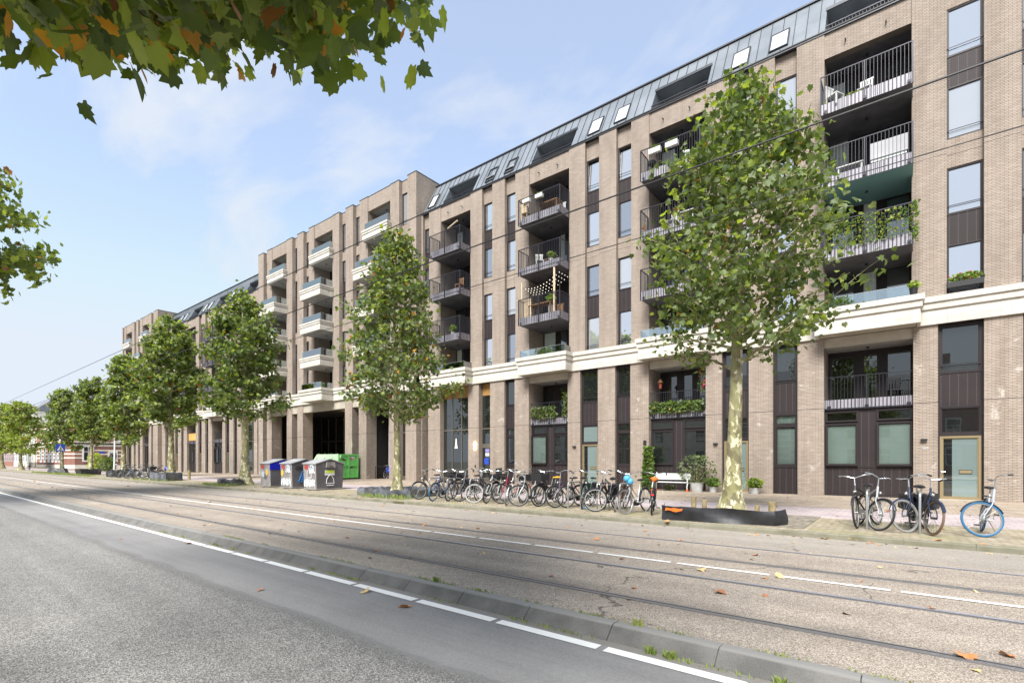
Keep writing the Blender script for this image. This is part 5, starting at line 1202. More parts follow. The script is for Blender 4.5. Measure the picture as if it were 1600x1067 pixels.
g=MB(); g.box(xf+.002,xf+.012,.32,.72,1.55,1.82); g.local('sticker','white',t,False); g=MB(); g.add([(xf+.014,.33,1.56),(xf+.014,.55,1.56),(xf+.014,.35,1.81)],[(0,1,2)]); g.add([(xf+.014,.5,1.60),(xf+.014,.7,1.60),(xf+.014,.62,1.72)],[(0,1,2)]);g.local('sticker','tag_red',t,False)
g=MB(); [g.sphere((xf+.01,y,z),.01,.16,.07,8,6) for y,z in((-.35,1.62),(-.2,1.55),(.5,1.02),(.42,.95),(.6,1.05))]; g.local('rust_patch','rust',t)
g=MB(); [g.box(x,x+.25,Y0+.1,Y1-.1,0,.12) for x in (-1.2,1.4)]; g.local('skid','rust',t,False)
# railing in the passage
t=thing('steel_railing','dark railing at the edge of the sunken passage floor','railing',(-32.6,25.2,0)); g=MB(); g.tube([(-1.4,0,1.02),(1.3,0,1.02)],.025,8); g.tube([(-1.4,0,0),(-1.4,0,1.02)],.025,8); g.tube([(1.3,0,0),(1.3,0,1.02)],.025,8); g.local('rail','rail',t); 
# ---------------------------------------------------------------- root sleeves
M['sleeve']=noisy('black_plastic_sheet',(0.012,0.013,0.016),(0.03,0.032,0.038),3,0.48,3,0.25,0.02,bscale=2.5)
M['sleeve_grey']=noisy('faded_plastic_sheet',(0.05,0.055,0.065),(0.16,0.17,0.19),2.5,0.35,3,0.3,0.03,bscale=3)
def sleeve(label,path,h,mt='sleeve',seed=0,lean=.02,closed=True,group='black sleeves round the tree pits',tear=.0,mark=None):
    rr=random.Random(seed); P=[Vector((x,y,0)) for x,y in path]; c=sum(P,Vector())/len(P); t=thing('root_barrier',label,'plastic sleeve',(c.x,c.y,0),0,group)
    pts=[]; k=len(P)
    for i in range(k if closed else k-1):
        a,b2=P[i]-c,P[(i+1)%k]-c; n=max(2,int((b2-a).length/.14))
        for j in range(n): pts.append(a.lerp(b2,j/n))
    if not closed: pts.append(P[-1]-c)
    g=MB(); vs=[]; m=len(pts); rows=5
    for i,p in enumerate(pts):
        nx=(pts[(i+1)%m]-pts[i-1]) if closed else (pts[min(i+1,m-1)]-pts[max(i-1,0)]); nn=Vector((nx.y,-nx.x,0)).normalized() if nx.length>0 else Vector((0,-1,0)); hh=h*(1+tear*rr.uniform(-1,.3))
        for q in range(rows):
            f=q/(rows-1); bul=.035*math.sin(i*.55+q*.9)+.025*math.sin(i*.21+2)+lean*f+.03*math.sin(math.pi*f)*math.sin(i*.33); vs.append(p+nn*bul+Vector((0,0,hh*f)))
    fs=[]
    for i in range(m if closed else m-1):
        for q in range(rows-1): a=i*rows+q; b2=((i+1)%m)*rows+q; fs.append((a,b2,b2+1,a+1))
    n0=len(vs); vs2=[Vector(v) +Vector((0.008,0.010,0)) for v in vs]; g.add(vs+vs2,fs+[tuple(j+n0 for j in reversed(f)) for f in fs]+[(i*rows+rows-1,((i+1)%m)*rows+rows-1,((i+1)%m)*rows+rows-1+n0,i*rows+rows-1+n0) for i in range(m if closed else m-1)])
    o=g.local('sheet',mt,t,True)
    if mark: 
        g=MB(); x,y=mark; n=7
        vs=[(x-c.x+i*.07,y-c.y+.012*math.sin(i)-.0,.24+.02*math.sin(i*1.3)) for i in range(n)]+[(x-c.x+i*.07+.02,y-c.y+.012*math.sin(i)-.0,.31+.01*math.cos(i*2)) for i in range(n)]
        g.add(vs,[(i,i+1,n+i+1,n+i) for i in range(n-1)]); g.local('spray_mark','orange_cover',t,False)
    return t
sleeve('long black plastic sleeve with an orange mark round the big tree pit',[(-4.95,12.9),(-4.75,12.15),(-3.3,12.28),(-2.3,12.4),(-2.15,12.9)],.36,seed=2,mark=(-4.66,12.09),tear=.07,closed=False)
sleeve('grey-black sagging sleeve round the pit of the slender tree',[(-16.95,12.6),(-16.3,12.45),(-15.2,12.9),(-15.5,14.8),(-17.8,15.0),(-18.7,14.0),(-18.6,12.9)],.34,'sleeve_grey',5,tear=.15)
sleeve('crumpled dark sheet fallen by the kerb before the third tree',[(-32.9,12.9),(-31.9,12.7),(-31.3,13.0),(-31.5,13.7),(-32.6,13.6)],.42,'sleeve_grey',9,.12,tear=.35)
sleeve('bent black sleeve at the right end of the far bike row',[(-44.9,12.8),(-43.4,12.7),(-42.3,13.0),(-42.8,14.2),(-44.6,14.2)],.62,'sleeve_grey',12,tear=.1)
sleeve('black sleeve round the tree left of the far bike row',[(-58.4,13.2),(-56.4,13.1),(-56.0,14.6),(-57.4,15.2),(-59.2,14.7)],.6,seed=14)
sleeve('slumped black sleeve at the foot of the small sixth tree',[(-70.6,13.4),(-68.3,13.3),(-68.0,14.5),(-69.6,15.2),(-71.3,14.6)],.62,seed=17,lean=.2)
sleeve('flattened black sleeve ring at the foot of the tree by the crossing sign',[(-84.8,13.2),(-82.4,13.0),(-81.7,14.4),(-83.4,15.1),(-85.2,14.5)],.55,seed=21,lean=-.25)
GS='wooden stakes in the tree pit'
def stake(label,x,y,h,r=.05):
    g=MB(); g.tube([(x,y,-.1),(x+.01,y,h)],r,9); o=g.build('wooden_stake','stake',None,True); tag(o,label,'stake',GS)
M['stake']=noisy('weathered_stake',(0.20,0.16,0.08),(0.34,0.28,0.15),9,.9)
stake('short sawn stake at left behind the long sleeve',-4.5,13.75,.50,.065); stake('second short stake from left behind the long sleeve',-4.22,13.75,.42,.06); stake('low stake right of the big trunk',-2.95,13.9,.34,.06); stake('thick stake at the right end of the long sleeve',-2.55,13.6,.46,.085)
g=MB(); g.tube([(-44.6,15.3,-.05),(-44.6,15.3,.75)],.11,10); o=g.build('bollard','stake',None,True); tag(o,'squat wooden bollard on the paving right of the fourth tree','bollard')
# ---------------------------------------------------------------- bench and plants at the facade
t=thing('bench','white curved-arm bench with orange feet against the facade','bench',(-8.95,24.05,0))
g=MB(); g.box(-.82,.82,-.22,.2,.42,.455); g.local('seat','white',t,False); g=MB(); g.prism([(.22,.56),(.26,.56),(.32,.86),(.28,.86)],-.85,.85,'x'); g.local('backrest','white',t,False)
for sx in (-.86,.86):
    g=MB(); g.tube([(sx,-.28,.10),(sx,-.30,.25),(sx,-.22,.38),(sx,-.26,.52),(sx,-.22,.62),(sx,-.05,.66),(sx,.2,.72),(sx,.3,.9)],.024,8); g.tube([(sx,.24,.1),(sx,.22,.6)],.024,8); g.tube([(sx,-.22,.40),(sx,.22,.40)],.022,8); g.local('arm_frame','white',t)
    for sy in (-.28,.24): g=MB(); g.tube([(sx,sy,-.0),(sx,sy,.12)],.035,8); g.local('foot','orange_cover',t)
def plant(label,x,y,z,rx,ry,h,n,leaf,mats,pot=None,seed=0,cat='potted plant',group=None,name='potted_plant',droop=0,shape='ball',flowers=None,stem=True):
    t=thing(name,label,cat,(x,y,z),0,group); r=random.Random(seed); rs=np.random.RandomState(seed); zb=0
    if pot:
        pr,phh,pm=pot; g=MB(); n_=16
        if isinstance(pr,tuple): g.box(-pr[0],pr[0],-pr[1],pr[1],0,phh)
        else: g.tube([(0,0,0),(0,0,phh)],[pr*.82,pr],16); g.torus((0,0,phh),(0,0,1),pr,.015,16,6)
        g.local('pot',pm,t,True); zb=phh
    g=MB(); P=[];D=[]
    for i in range(n):
        if shape=='ball': a=r.uniform(0,6.28); q=r.random()**.5; u=r.uniform(-1,1); k=math.sqrt(1-u*u*.9); p=(rx*q*k*math.cos(a),ry*q*k*math.sin(a),zb+h*(.5+.5*u)*.98)
        elif shape=='column': a=r.uniform(0,6.28); u=r.random(); q=r.uniform(.5,1)*(1-.35*u); p=(rx*q*math.cos(a),ry*q*math.sin(a),zb+h*u)
        elif shape=='screen': p=(r.uniform(-rx,rx),r.uniform(-ry,ry),zb+h*r.random()); 
        P.append(p); D.append((r.gauss(0,.7)+p[0]*.5,r.gauss(0,.7)+p[1]*.3,r.uniform(-.4,.9)-droop))
    if stem:
        for i in range(min(14,max(5,n//60))): p=P[r.randrange(len(P))]; g.tube([(0+r.uniform(-.3,.3)*rx*.5,0,zb-.05),(p[0]*.5,p[1]*.5,zb+(p[2]-zb)*.6),p],[.012,.008,.003],5,cap=False)
        g.local('stem','stake',t)
    mi=rs.choice(len(mats),len(P),p=None); leaves_obj('foliage',np.array(P),np.array(D),rs.normal(0,.8,(len(P),3))+np.array([0,-.4,.6]),np.full(len(P),leaf)*rs.uniform(.6,1.3,len(P)),mi,mats,t)
    if flowers:
        fm,k,fr=flowers; g=MB(); 
        for i in range(k): p=P[r.randrange(len(P))]; g.sphere((p[0],p[1]-.03,p[2]+.04),fr,fr,fr,6,5)
        g.local('flower',fm,t)
    return t
M['pink']=mat('red_pink_flower',(0.6,0.05,0.10),.6); M['zincpot']=noisy('zinc_pot',(0.36,0.37,0.37),(0.5,0.5,0.5),5,.5); M['ivy']=leaf_mat('ivy_leaf',(0.10,0.20,0.03),(0.2,0.32,0.06)); M['ivy2']=leaf_mat('ivy_leaf_yellow',(0.30,0.34,0.06),(0.4,0.42,0.1)); M['olive']=leaf_mat('olive_leaf',(0.10,0.14,0.07),(0.18,0.22,0.13))
plant('tall climbing shrub against the brick pier left of the bench',-10.35,24.55,0,.36,.28,2.2,950,.12,['leaf_mid','leaf_dark','ivy'],None,1,'shrub',name='climbing_shrub',shape='column')
plant('loose grey-green shrub in a zinc tub right of the bench',-7.75,24.15,0,1.0,.6,1.35,520,.09,['olive','leaf_grey','leaf_dark'],(.3,.42,'zincpot'),2)
plant('small bright green plant in a low pot beside the zinc tub',-7.05,24.3,0,.36,.3,.42,260,.10,['leaf_mid','ivy'],(.18,.25,'zincpot'),3)
plant('small bright green plant in a low pot right of the big trunk',-5.25,24.3,0,.36,.3,.42,260,.10,['leaf_mid','ivy','leaf_light'],(.2,.26,'zincpot'),4)
plant('small weed-like plant growing under the white bench',-9.2,24.4,0,.3,.2,.25,90,.09,['leaf_mid','leaf_dark'],None,5,'plant',name='small_plant')
plant('yellow-green bamboo clump at the foot of the farthest brick wing',-97,20.5,0,1.5,1.0,2.6,500,.25,['leaf_light','ivy2'],None,6,'shrub',name='bamboo_clump',shape='column')
plant('dark green bush beside the bamboo before the farthest brick wing',-90.5,20.5,0,2.2,1.0,2.0,500,.28,['leaf_dark','olive','leaf_mid'],None,7,'shrub',name='bush')
# balcony and window plants
plant('window box of red flowers and trailing greens on the upper right window',1.80,24.82,7.93,.52,.13,.28,320,.08,['ivy','leaf_mid','leaf_light'],((.5,.1),.2,'black'),8,flowers=('pink',8,.03),group=None,name='window_box',cat='window box',stem=False)
plant('bright green plant in a black pot on the stone ledge corner at right',.30,24.12,7.72,.18,.14,.26,180,.08,['leaf_light','ivy'],(.13,.24,'black'),9)
plant('green ivy covering the railing of the lowest right-hand steel balcony',-1.1,23.83,9.95,1.35,.06,1.12,800,.07,['ivy','ivy2','leaf_mid'],None,10,'ivy',name='ivy',shape='screen',stem=False)
plant('ivy end tumbling down the right corner post of the ivy balcony',.36,23.85,9.6,.07,.08,1.55,160,.08,['ivy','leaf_mid'],None,12,'ivy',name='ivy',shape='screen',stem=False)
plant('trailing planter greens with pale flowers on the low balcony above the bench',-9.05,25.02,3.95,1.35,.13,.55,800,.12,['leaf_mid','leaf_dark','ivy','olive'],None,13,'plants',name='trailing_plants',shape='screen',droop=.5,flowers=('orange_panel',4,.04))
plant('red flowering climber at the right side of the low balcony above the bench',-7.85,25.2,4.9,.25,.2,1.2,140,.09,['leaf_dark','leaf_mid'],None,14,'plant',name='flowering_climber',shape='column',flowers=('pink',10,.06))
plant('trailing greens on the low balcony above the yellow-saddle bicycle',-17.2,25.0,4.05,.85,.12,.7,420,.12,['leaf_mid','leaf_dark','olive'],None,15,'plants',name='trailing_plants',shape='screen',droop=.4)
plant('trailing vine at right end of the low balcony above the bookshelf window',-15.65,25.05,4.1,.18,.12,1.4,150,.12,['leaf_mid','olive'],None,16,'plant',name='trailing_vine',shape='screen',droop=.6)
for i,(l,x,y,z,h,n,m_) in enumerate((('leafy potted plant on the lowest left steel balcony near the slender tree',-24.2,24.3,9.86,.9,140,'ivy'),('broad-leaved potted plant beside the wooden table under the string lights',-16.2,24.3,10.0,1.25,180,'ivy'),('small plant on the middle balcony of the second balcony column',-16.1,24.2,12.85,.8,120,'leaf_mid'),('small green plant in a pot on the ledge of the right-hand balcony column',-1.9,24.4,7.72,.4,100,'ivy'),('low plants on the top right-hand steel balcony',-1.6,24.1,15.85,.3,100,'leaf_mid'))):
    plant(l,x,y,z,.3,.25,h*.5,n,.12,[m_,'leaf_light'],(.16,h*.45,'zincpot'),20+i,group='potted plants on the balconies')
plant('pink flowers in a box behind the glass of the tower stone balcony',-40.9,23.5,7.75,.8,.12,.3,200,.1,['leaf_mid','pink'],None,31,'window box',name='window_box',shape='screen',stem=False)
plant('green box plants at the right end of the tower stone balcony',-39.3,23.5,7.75,.5,.12,.35,200,.1,['ivy','leaf_light'],None,32,'window box',name='window_box',shape='screen',stem=False)
plant('red flowering balcony box behind the third tree',-64.2,24.3,7.8,1.2,.15,.5,260,.14,['leaf_mid','pink','orange_panel'],None,33,'window box',name='window_box',shape='screen',stem=False)
# balcony furniture
def table(label,x,y,z,w_=1.3,d=.7,h=.74,m='wood',group='tables on the balconies'):
    t=thing('balcony_table',label,'table',(x,y,z),0,group); g=MB(); g.box(-w_/2,w_/2,-d/2,d/2,h-.04,h); g.local('tabletop',m,t,False)
    for sx in (-1,1):
        for sy in (-1,1): g=MB(); g.box(sx*(w_/2-.06)-.03,sx*(w_/2-.06)+.03,sy*(d/2-.06)-.03,sy*(d/2-.06)+.03,0,h-.04); g.local('leg',m,t,False)
def chair(label,x,y,z,m='white',rz=0,group='chairs on the balconies'):
    t=thing('balcony_chair',label,'chair',(x,y,z),R(rz),group); g=MB(); g.box(-.23,.23,-.23,.23,.42,.46); g.local('seat',m,t,False); g=MB(); [g.box(-.22+i*.09,-.16+i*.09,.21,.235,.46,.92) for i in range(5)]; g.box(-.23,.23,.205,.24,.88,.95); g.local('backrest',m,t,False)
    for sx in (-1,1):
        for sy in (-1,1): g=MB(); g.box(sx*.2-.02,sx*.2+.02,sy*.2-.02,sy*.2+.02,0,.42); g.local('leg',m,t,False)
table('brown wooden table tilted on the top balcony above the string lights',-16.3,24.45,15.86,m='wood'); chair('pale folding chair at the left of the top balcony above the string lights',-17.85,24.1,15.86,'wood_pale',180)
chair('light chair beside the brown table on the top balcony',-15.9,24.95,15.86,'white',10)
chair('pale chair on the middle balcony of the second balcony column',-17.0,24.3,12.86,'white',40); table('low wooden table on the middle balcony of the second balcony column',-16.4,24.6,12.86,.9,.5,.5,'wood')
table('long wooden table on the balcony with string lights',-16.8,24.3,9.86,1.6,.7,.85,'wood'); chair('reddish wooden chair on the balcony with string lights',-16.05,24.9,9.86,'wood',0)
g=MB(); [g.box(-17.9+i*.13,-17.79+i*.13,23.98,24.0,9.86,11.1) for i in range(4)]; g.box(-17.92,-17.35,24.0,24.03,10.2,10.26); o=g.build('timber_screen','wood_pale',None); tag(o,'pale upright timber planks at the left of the string-light balcony','screen')
for x,y,h,l in ((-18.1,24.0,2.35,'thin pale pole at the left corner of the string-light balcony'),(-15.75,23.98,2.75,'thick pale pole at the right corner of the string-light balcony')):
    g=MB(); g.tube([(x,y,9.85),(x,y,9.85+h)],.035 if 'thin' in l else .06,8); o=g.build('wooden_pole','wood_pale',None,True); tag(o,l,'pole')
M['bulb']=mat('bulb_glass',(0.9,0.88,0.8),.3,emit=(1,.9,.75),es=.5)
t=thing('string_lights','string of small bulbs hung under a steel balcony','string lights',(-16.9,24.5,12)); 
gw=MB(); gb=MB(); rr=random.Random(3)
for k in range(4):
    a=Vector((-1.15,-.45+.25*k,-.15-.05*k)); b2=Vector((1.35,-.3+.3*k,.35)); pts=[]
    for i in range(13):
        q=i/12; p=a.lerp(b2,q); p.z-=.28*math.sin(math.pi*q); pts.append(p)
        if i%1==0 and i>0: gb.sphere((p.x,p.y,p.z-.05),.02,.02,.026,6,5)
    gw.tube(pts,.006,4)
gw.local('cable','black',t); b_=gb.local('bulb','bulb',t)
# middle column R=-10.45
for x,l in ((-9.7,'left white planter box hung on the railing of the top middle balcony'),(-8.85,'right white planter box hung on the railing of the top middle balcony')):
    plant(l,x,23.83,16.72,.26,.1,.14,90,.07,['leaf_mid','olive'],((.3,.1),.24,'white'),int(-x*7),group='white boxes on the top middle balcony railing',stem=False,cat='planter box',name='planter_box')
for x,l in ((-17.6,'left white planter box hung above the railing over the string-light column'),(-16.7,'right white planter box hung above the railing over the string-light column')):
    plant(l,x,23.83,16.80,.26,.1,.10,60,.06,['leaf_grey','olive'],((.24,.1),.2,'white'),int(-x*9),group='white boxes on the second column top balcony',stem=False,cat='planter box',name='planter_box')
t=thing('barbecue','small black barbecue at the left of the top middle balcony','barbecue',(-10.0,24.2,15.86)); g=MB(); g.sphere((0,0,.62),.22,.22,.18,12,8); g.local('bowl','black',t); 
for a in (0,2.1,4.2): g=MB(); g.tube([(.1*math.cos(a),.1*math.sin(a),.5),(.25*math.cos(a),.25*math.sin(a),0)],.012,6); g.local('leg','steel',t)
chair('white chair on the top middle balcony',-8.3,24.5,15.86,'white',20); chair('white chair on the second middle balcony',-9.0,24.3,12.86,'white',-20); table('white table on the second middle balcony',-8.3,24.4,12.86,.8,.6,.7,'white')
chair('white lounge chair at the left of the top right balcony',-2.2,24.1,15.86,'white',60); chair('white chair near the middle of the top right balcony',-1.2,24.4,15.86,'white',-10)
table('white low table on the second right balcony',-1.7,24.4,12.86,.9,.5,.55,'white'); 
t=thing('garden_sofa','pale grey garden sofa back at the right of the second right balcony','sofa',(-.45,24.2,12.86)); g=MB(); g.box(-.55,.55,-.3,.3,.2,.42); g.local('seat','curtain',t,False); g=MB(); g.prism([(-.34,.3),(-.24,.3),(-.28,.92),(-.34,.92)],-.58,.58,'x'); g.local('backrest','bin_top',t,False); g=MB(); g.box(-.5,.5,-.28,.28,0,.2); g.local('base','bin_side',t,False)
t=thing('bird_feeder','copper lantern-shaped bird feeder hanging over the bench balcony','bird feeder',(-10.0,25.3,5.35)); g=MB(); g.tube([(0,0,.2),(0,0,.42)],[.16,.01],10); g.local('roof','wood',t); g=MB(); g.tube([(0,0,-.1),(0,0,.2)],.08,8); g.local('body','tag_red',t)
g=MB(); g.tube([(-24.9,24.5,17.6),(-23.8,24.3,17.75)],.05,8); o=g.build('wooden_beam','wood_pale',None); tag(o,'pale rolled blind beam above the top left steel balcony','beam')
chair('small wooden chair at the right of the second left steel balcony',-23.5,24.2,12.86,'wood',0)
chair('dark scooter-like chair with white frame on the low right balcony',-.25,25.5,3.9,'black',15)
# teal ceiling sheet
g=MB(); g.box(-2.62,.29,23.93,26.4,12.585,12.598); o=g.build('teal_ceiling','teal',BM) if 'teal' in M else None
# ---------------------------------------------------------------- signs, car, pole
t=thing('crossing_sign','blue square pedestrian crossing sign on a grey post at far left','sign',(-78,13.3,0))
g=MB(); g.tube([(0,0,0),(0,0,3.6)],.055,8); g.local('post','steel',t)
g=MB(); g.box(.04,.10,-.42,.42,2.6,3.44); g.local('plate','sign_blue',t,False)
g=MB(); g.add([(.105,-.32,2.7),(.105,.32,2.7),(.105,0,3.33)],[(0,1,2)]); g.local('triangle','white',t,False)
g=MB(); g.tube([(.112,0,2.85),(.112,.03,3.07)],.04,6); g.tube([(.112,.0,2.87),(.112,-.12,2.75)],.03,6); g.tube([(.112,0,2.87),(.112,.12,2.75)],.03,6); g.sphere((.112,.03,3.14),.02,.05,.05,8,6); g.local('walking_figure','black',t)
t=thing('round_sign','red and white round sign on a thin dark post near the corner house','sign',(-98.5,20.4,0)); g=MB(); g.tube([(0,0,0),(0,0,2.9)],.045,8); g.local('post','rail',t)
g=MB(); g.tube([(.03,0,2.6),(.07,0,2.6)],.34,20); g.local('plate','sign_red',t); g=MB(); g.box(.071,.08,-.24,.24,2.54,2.66); g.local('bar','white',t,False); g=MB(); g.box(.03,.06,-.17,.17,1.9,2.15); g.local('plate','white',t,False)
g=MB(); g.tube([(-59.4,14.0,0),(-60.4,14.3,3.7)],.07,8); o=g.build('leaning_pole','column_white',None,True); tag(o,'white pole leaning against the tree left of the far bike row','pole')
def car(label,x,y,rz):
    t=thing('parked_car',label,'car',(x,y,-.1),R(rz)); g=MB(); prof=[(-2.1,.35),(2.1,.35),(2.15,.6),(2.0,.82),(1.1,.95),(.45,1.38),(-1.1,1.42),(-1.9,1.0),(-2.15,.9)]
    vs=[];n=len(prof)
    for q,wd in ((-1,.82),(-.9,.88),(.9,.88),(1,.82)):
        for px_,pz in prof: k=1 if pz<1 else .82; vs.append((px_,math.copysign(wd*k if abs(q)==.9 else wd*k*.97,q),pz if abs(q)==.9 else pz*.97+.02))
    fs=[]
    for r_ in range(3):
        for i in range(n): a=r_*n+i; b2=r_*n+(i+1)%n; fs.append((a,b2,b2+n,a+n))
    fs.append(tuple(range(n-1,-1,-1))); fs.append(tuple(3*n+i for i in range(n))); g.add(vs,fs); g.local('body','car_dark',t)
    for s in (-1,1): g=MB(); g.add([(.95,s*.83,.97),(.42,s*.735,1.33),(-1.05,s*.735,1.36),(-1.6,s*.83,1.02)],[(0,1,2,3)]); g.local('side_window','glass_dark',t,False)
    g=MB(); g.add([(1.08,-.68,.98),(1.08,.68,.98),(.50,.6,1.37),(.50,-.6,1.37)],[(0,1,2,3)]); g.local('windscreen','glass_dark',t,False)
    for sx in (-1.3,1.35):
        for s in (-1,1): g=MB(); g.torus((sx,s*.82,.32),(0,1,0),.24,.09,20,8); w_=g.local('wheel','rubber',t); g=MB(); g.tube([(sx,s*.78,.32),(sx,s*.88,.32)],.18,14); g.local('rim','steel',w_)
    for s in (-1,1): g=MB(); g.box(2.08,2.15,s*.7-.14,s*.7+.14,.62,.76); g.local('headlight','chrome',t,False)
    g=MB(); g.box(2.15,2.17,-.26,.26,.46,.57); g.local('number_plate','sticker_yellow',t,False)
M['car_dark']=mat('dark_car_paint',(0.03,0.035,0.045),.25,.3); M['sticker_yellow']=mat('yellow_plate',(0.7,0.5,0.05),.5)
car('dark parked car cut by the left edge of the view',-133,12.9,0)
# signs on the glazed office entrance
for (x,z,w_,h_,m_,lb) in ((-22.05,2.05,.34,.22,'sign_purple','purple and white notice on the glazed entrance door'),(-22.05,1.80,.34,.2,'white','white notice sheet under the purple one on the entrance door'),(-22.15,1.25,.4,.42,'sign_blue','dark blue poster low on the glazed entrance door')):
    g=MB(); g.box(x,x+w_,25.19,25.2,z,z+h_); o=g.build('door_notice',m_ if m_ in M else 'blue_bag',None); tag(o,lb,'notice')
g=MB(); g.prism([(-24.95,2.35),(-24.62,2.35),(-24.70,2.6),(-24.74,3.05),(-24.84,3.05),(-24.88,2.6)],25.195,25.205,'y'); o=g.build('window_poster','white',None); tag(o,'white cut-out poster in the tall bronze-framed window','poster')
# house number
cu=bpy.data.curves.new('house_number','FONT'); cu.body='569'; cu.size=.13; cu.extrude=.004; cu.align_x='CENTER'
o=bpy.data.objects.new('house_number',cu); col.objects.link(o); dg=bpy.context.evaluated_depsgraph_get(); me=bpy.data.meshes.new_from_object(o.evaluated_get(dg)); bpy.data.objects.remove(o)
me.materials.append(M['white']); o=bpy.data.objects.new('house_number',me); col.objects.link(o); o.parent=BM; o['_off']=[0,0,0]; o.rotation_euler=(R(90),0,0); o.location=Vector((.66,24.885,1.92))-Vector(BM['_off'])
# bookcase behind the window
t=thing('bookcase','white bookcase full of books behind the left ground-floor window','bookcase',(-16.0,25.55,1.3)); g=MB(); [g.box(-.5,.5,0,.25,z,z+.03) for z in (0,.4,.8,1.2,1.6)]; [g.box(x,x+.03,-.001,.251,-.01,1.64) for x in (-.53,.0,.5)]; g.local('shelf','white',t,False)
g=MB(); rr=random.Random(5)
for z in (.03,.43,.83,1.23):
    x=-.49
    while x<.46:
        w_=rr.uniform(.02,.05); 
        if not(-.04<x<.04): g.box(x,x+w_,.03,.2,z,z+rr.uniform(.22,.33),rr.randrange(4))
        x+=w_+.004
g.local('book_row',['tag_red','wood_pale','sign_blue','olive'],t,False)
# ---------------------------------------------------------------- fallen leaves, weeds
lf=[(-2.55,7.8,'leaf_orange'),(-1.2,6.1,'leaf_pale'),(-1.5,8.7,'leaf_orange'),(-2.1,7.15,'leaf_pale')]
from itertools import product
def gp(px,py,z=-.10):
    C_,S_=.78648,.61761; f=779.; rx=-S_*f+C_*(px-800); ry=C_*f+S_*(px-800); rz=720-py; k=(z-1.47)/rz; return rx*k,ry*k
M['leaf_pale']=mat('fallen_leaf_pale',(0.62,0.46,0.22),.7); M['leaf_or']=mat('fallen_leaf_orange',(0.50,0.22,0.08),.7); M['leaf_br']=mat('fallen_leaf_brown',(0.30,0.13,0.06),.7)
leaves=[(1095,890,'leaf_pale',1),(1215,902,'leaf_pale',1),(1120,925,'leaf_br',1),(1180,868,'leaf_or',.8),(1064,845,'leaf_or',.8),(935,843,'leaf_or',.8),(1505,1024,'leaf_or',1.15),(1578,1027,'leaf_or',.8),(1455,952,'leaf_br',.6),(973,874,'leaf_br',.6),(638,949,'leaf_or',1.0),(572,926,'leaf_pale',1.0),(407,923,'leaf_or',.6),(292,850,'leaf_br',.8),(540,841,'leaf_br',.6),(586,861,'leaf_br',.7),(862,901,'leaf_br',.6),(663,821,'leaf_or',.7),(744,826,'leaf_or',.7),(516,803,'leaf_br',.6),(81,762,'leaf_br',1.3),(112,765,'leaf_or',1.2),(278,803,'leaf_br',.7),(160,788,'leaf_or',.8),(55,752,'leaf_or',1.3),(240,768,'leaf_or',1),(330,785,'leaf_br',.8),(400,795,'leaf_or',.7),(1210,792,'leaf_or',1),(1390,800,'leaf_or',1),(1470,845,'leaf_or',.8),(1330,843,'leaf_pale',.8),(1290,842,'leaf_pale',.7),(600,790,'leaf_or',.7),(1010,830,'leaf_or',.6),(1045,815,'leaf_or',.8),(200,760,'leaf_br',1.2),(190,843,'leaf_br',.4)]
nm={'leaf_pale':'pale yellow','leaf_or':'orange','leaf_br':'brown'}
def where(px,py):
    D=gp(px,py)[1]
    s='on the near road' if D<4.2 else 'on the road near the first tram rail' if D<6.2 else 'between the near tram rails' if D<7.6 else 'on the far tram track' if D<9.8 else 'on the road edge below the pavement kerb' if D<11.9 else 'on the pavement'
    return s
cnt={}
for i,(px,py,m_,s_) in enumerate(leaves):
    D=gp(px,py)[1]; z=-.22 if D<4.3 and px<1300 and py>845 else (-.10 if D<11.7 else 0.0); 
    if (px,py) in ((638,949),(572,926),(407,923),(190,843)): z=-.22
    x,y=gp(px,py,z); r=random.Random(i)
    side='left' if px<400 else 'centre left' if px<800 else 'centre right' if px<1200 else 'right'
    lab='%s fallen leaf %s, %s'%(nm[m_],where(px,py),side); cnt[lab]=cnt.get(lab,0)+1
    if cnt[lab]>1: lab='%s %s fallen leaf %s, %s'%({2:'second',3:'third',4:'another',5:'further'}.get(cnt[lab],'last'),nm[m_],where(px,py),side)
    a=r.uniform(0,6.28); L=.13*s_
    g=MB(); V,ir,il,m2=leaf_arrays(np.array([(0,0,.012)]),np.array([(math.cos(a),math.sin(a),.15)]),np.array([(r.gauss(0,.3),r.gauss(0,.3),1)]),np.array([L]),.45)
    g.add([tuple(v) for v in V],[tuple(ir),tuple(il)]); g.tube([(0,0,.012),(-math.cos(a)*L*.5,-math.sin(a)*L*.5,.03)],.003,4)
    o=g.local('fallen_leaf',m_,None,False); o.location=(x,y,z+.002); tag(o,lab,'leaf','leaves fallen on the road and pavement')
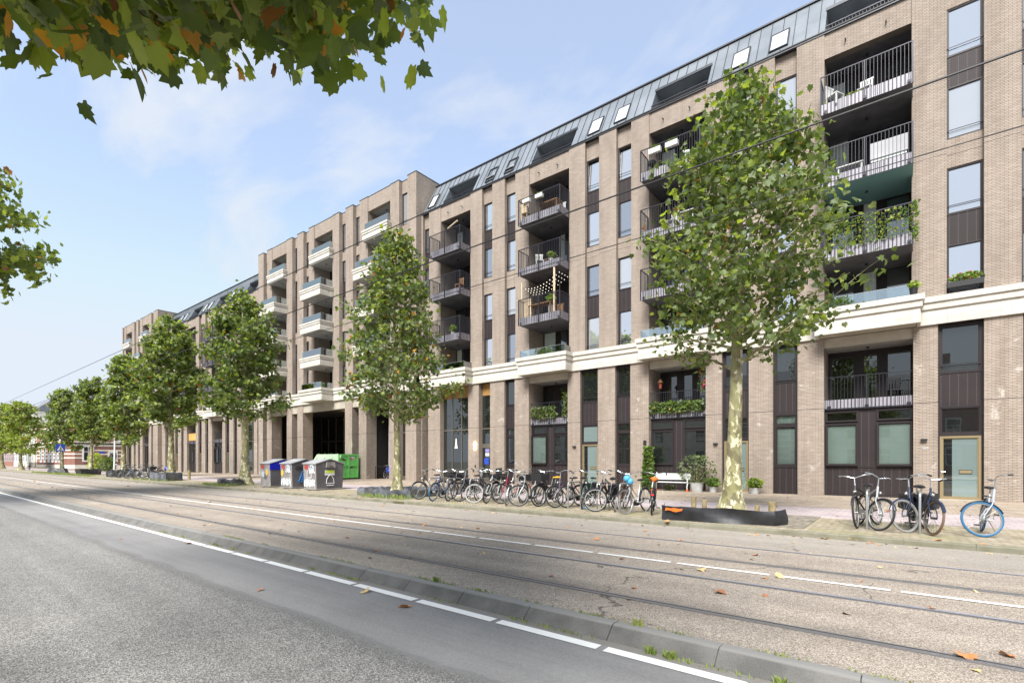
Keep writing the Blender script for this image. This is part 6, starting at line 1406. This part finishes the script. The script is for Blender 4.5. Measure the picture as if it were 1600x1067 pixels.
# leaf litter and weeds: uncountable
rs=np.random.RandomState(9); n=1500
X=np.concatenate([rs.uniform(-95,8,500),rs.uniform(-40,8,700),rs.uniform(-60,6,300)]); Y=np.concatenate([rs.normal(11.6,.18,500),rs.uniform(12.1,24.6,700),rs.uniform(4.8,11.5,300)])
Z=np.where(Y<11.86,-.098,.003); Pn=np.stack([X,Y,Z+.004],1); th=rs.uniform(0,6.28,n); Dn=np.stack([np.cos(th),np.sin(th),rs.uniform(0,.25,n)],1)
o=leaves_obj('leaf_litter',Pn,Dn,rs.normal(0,.25,(n,3))+np.array([0,0,1.]),rs.uniform(.03,.085,n),rs.randint(0,3,n),['leaf_pale','leaf_or','leaf_br'],None,.3); o['kind']='stuff'; tag(o,'scattered small dead leaves along the kerb and over the paving','leaf litter')
def grass_obj(name,label,P,h0,h1,seed):
    rs=np.random.RandomState(seed); g=MB()
    for (x,y,z) in P:
        a=rs.uniform(0,6.28); h=rs.uniform(h0,h1); w_=.006; dx,dy=math.cos(a),math.sin(a); l=rs.uniform(.1,.7)*h
        g.add([(x-dy*w_,y+dx*w_,z),(x+dy*w_,y-dx*w_,z),(x+dx*l*.4+dy*w_*.6,y+dy*l*.4-dx*w_*.6,z+h*.7),(x+dx*l,y+dy*l,z+h)],[(0,1,2),(0,2,3)])
    o=g.build(name,'grass',None); o['kind']='stuff'; tag(o,label,'grass')
M['grass']=noisy('weed_green',(0.12,0.20,0.03),(0.30,0.34,0.08),5,.8,bs=0)
rs=np.random.RandomState(4); P=[]
for cx in list(rs.uniform(-14,4,60)):
    k=rs.randint(8,34); yb=rs.choice([4.20,4.50]); zz=-.22 if yb<4.3 else -.104
    for _ in range(k): P.append((cx+rs.normal(0,.10),yb+rs.normal(0,.012),zz))
grass_obj('kerb_weeds','small grass tufts growing along both edges of the central kerb',P,.01,.045,1)
P=[]
for (a,b2,k) in ((-75,-60,1200),(-88,-72,1200),(-17.5,-14.8,500),(-34,-30,500),(-48,-40,300)):
    for _ in range(k): P.append((rs.uniform(a,b2),12.15+abs(rs.normal(0,.5)),0))
grass_obj('verge_grass','green grass along the kerb between the left trees',P,.05,.22,2)
# bright tuft clumps
P=[]; 
for px,py in ((1018,970),(1015,1010),(1215,1065),(716,905),(1064,1002)):
    x,y=gp(px,py,-.15); y=4.20 if py>1000 else 4.50
    for _ in range(60): P.append((x+rs.normal(0,.028),y+rs.normal(0,.02),-.22 if y<4.3 else -.104))
grass_obj('weed_tuft','bright green weed tufts beside the central kerb at lower right',P,.03,.08,3)
# drain and litter
g=MB(); g.box(-14.9,-14.3,11.835,11.849,-.09,-.01); o=g.build('kerb_drain','rust',None); tag(o,'rusty gully opening in the pavement kerb below the leftmost bike','drain')
g=MB(); x,y=gp(915,795,0); g.add([(x-.12,y-.05,.01),(x,y-.08,.05),(x+.14,y-.03,.015),(x+.1,y+.08,.04),(x-.08,y+.09,.02),(x,y,.08)],[(0,1,5),(1,2,5),(2,3,5),(3,4,5),(4,0,5)]); o=g.build('plastic_litter','blue_bag',None); tag(o,'crumpled light blue plastic litter below the bikes','litter')
for o in bpy.data.objects:
    for k in ('_off','_h'):
        if k in o: del o[k]
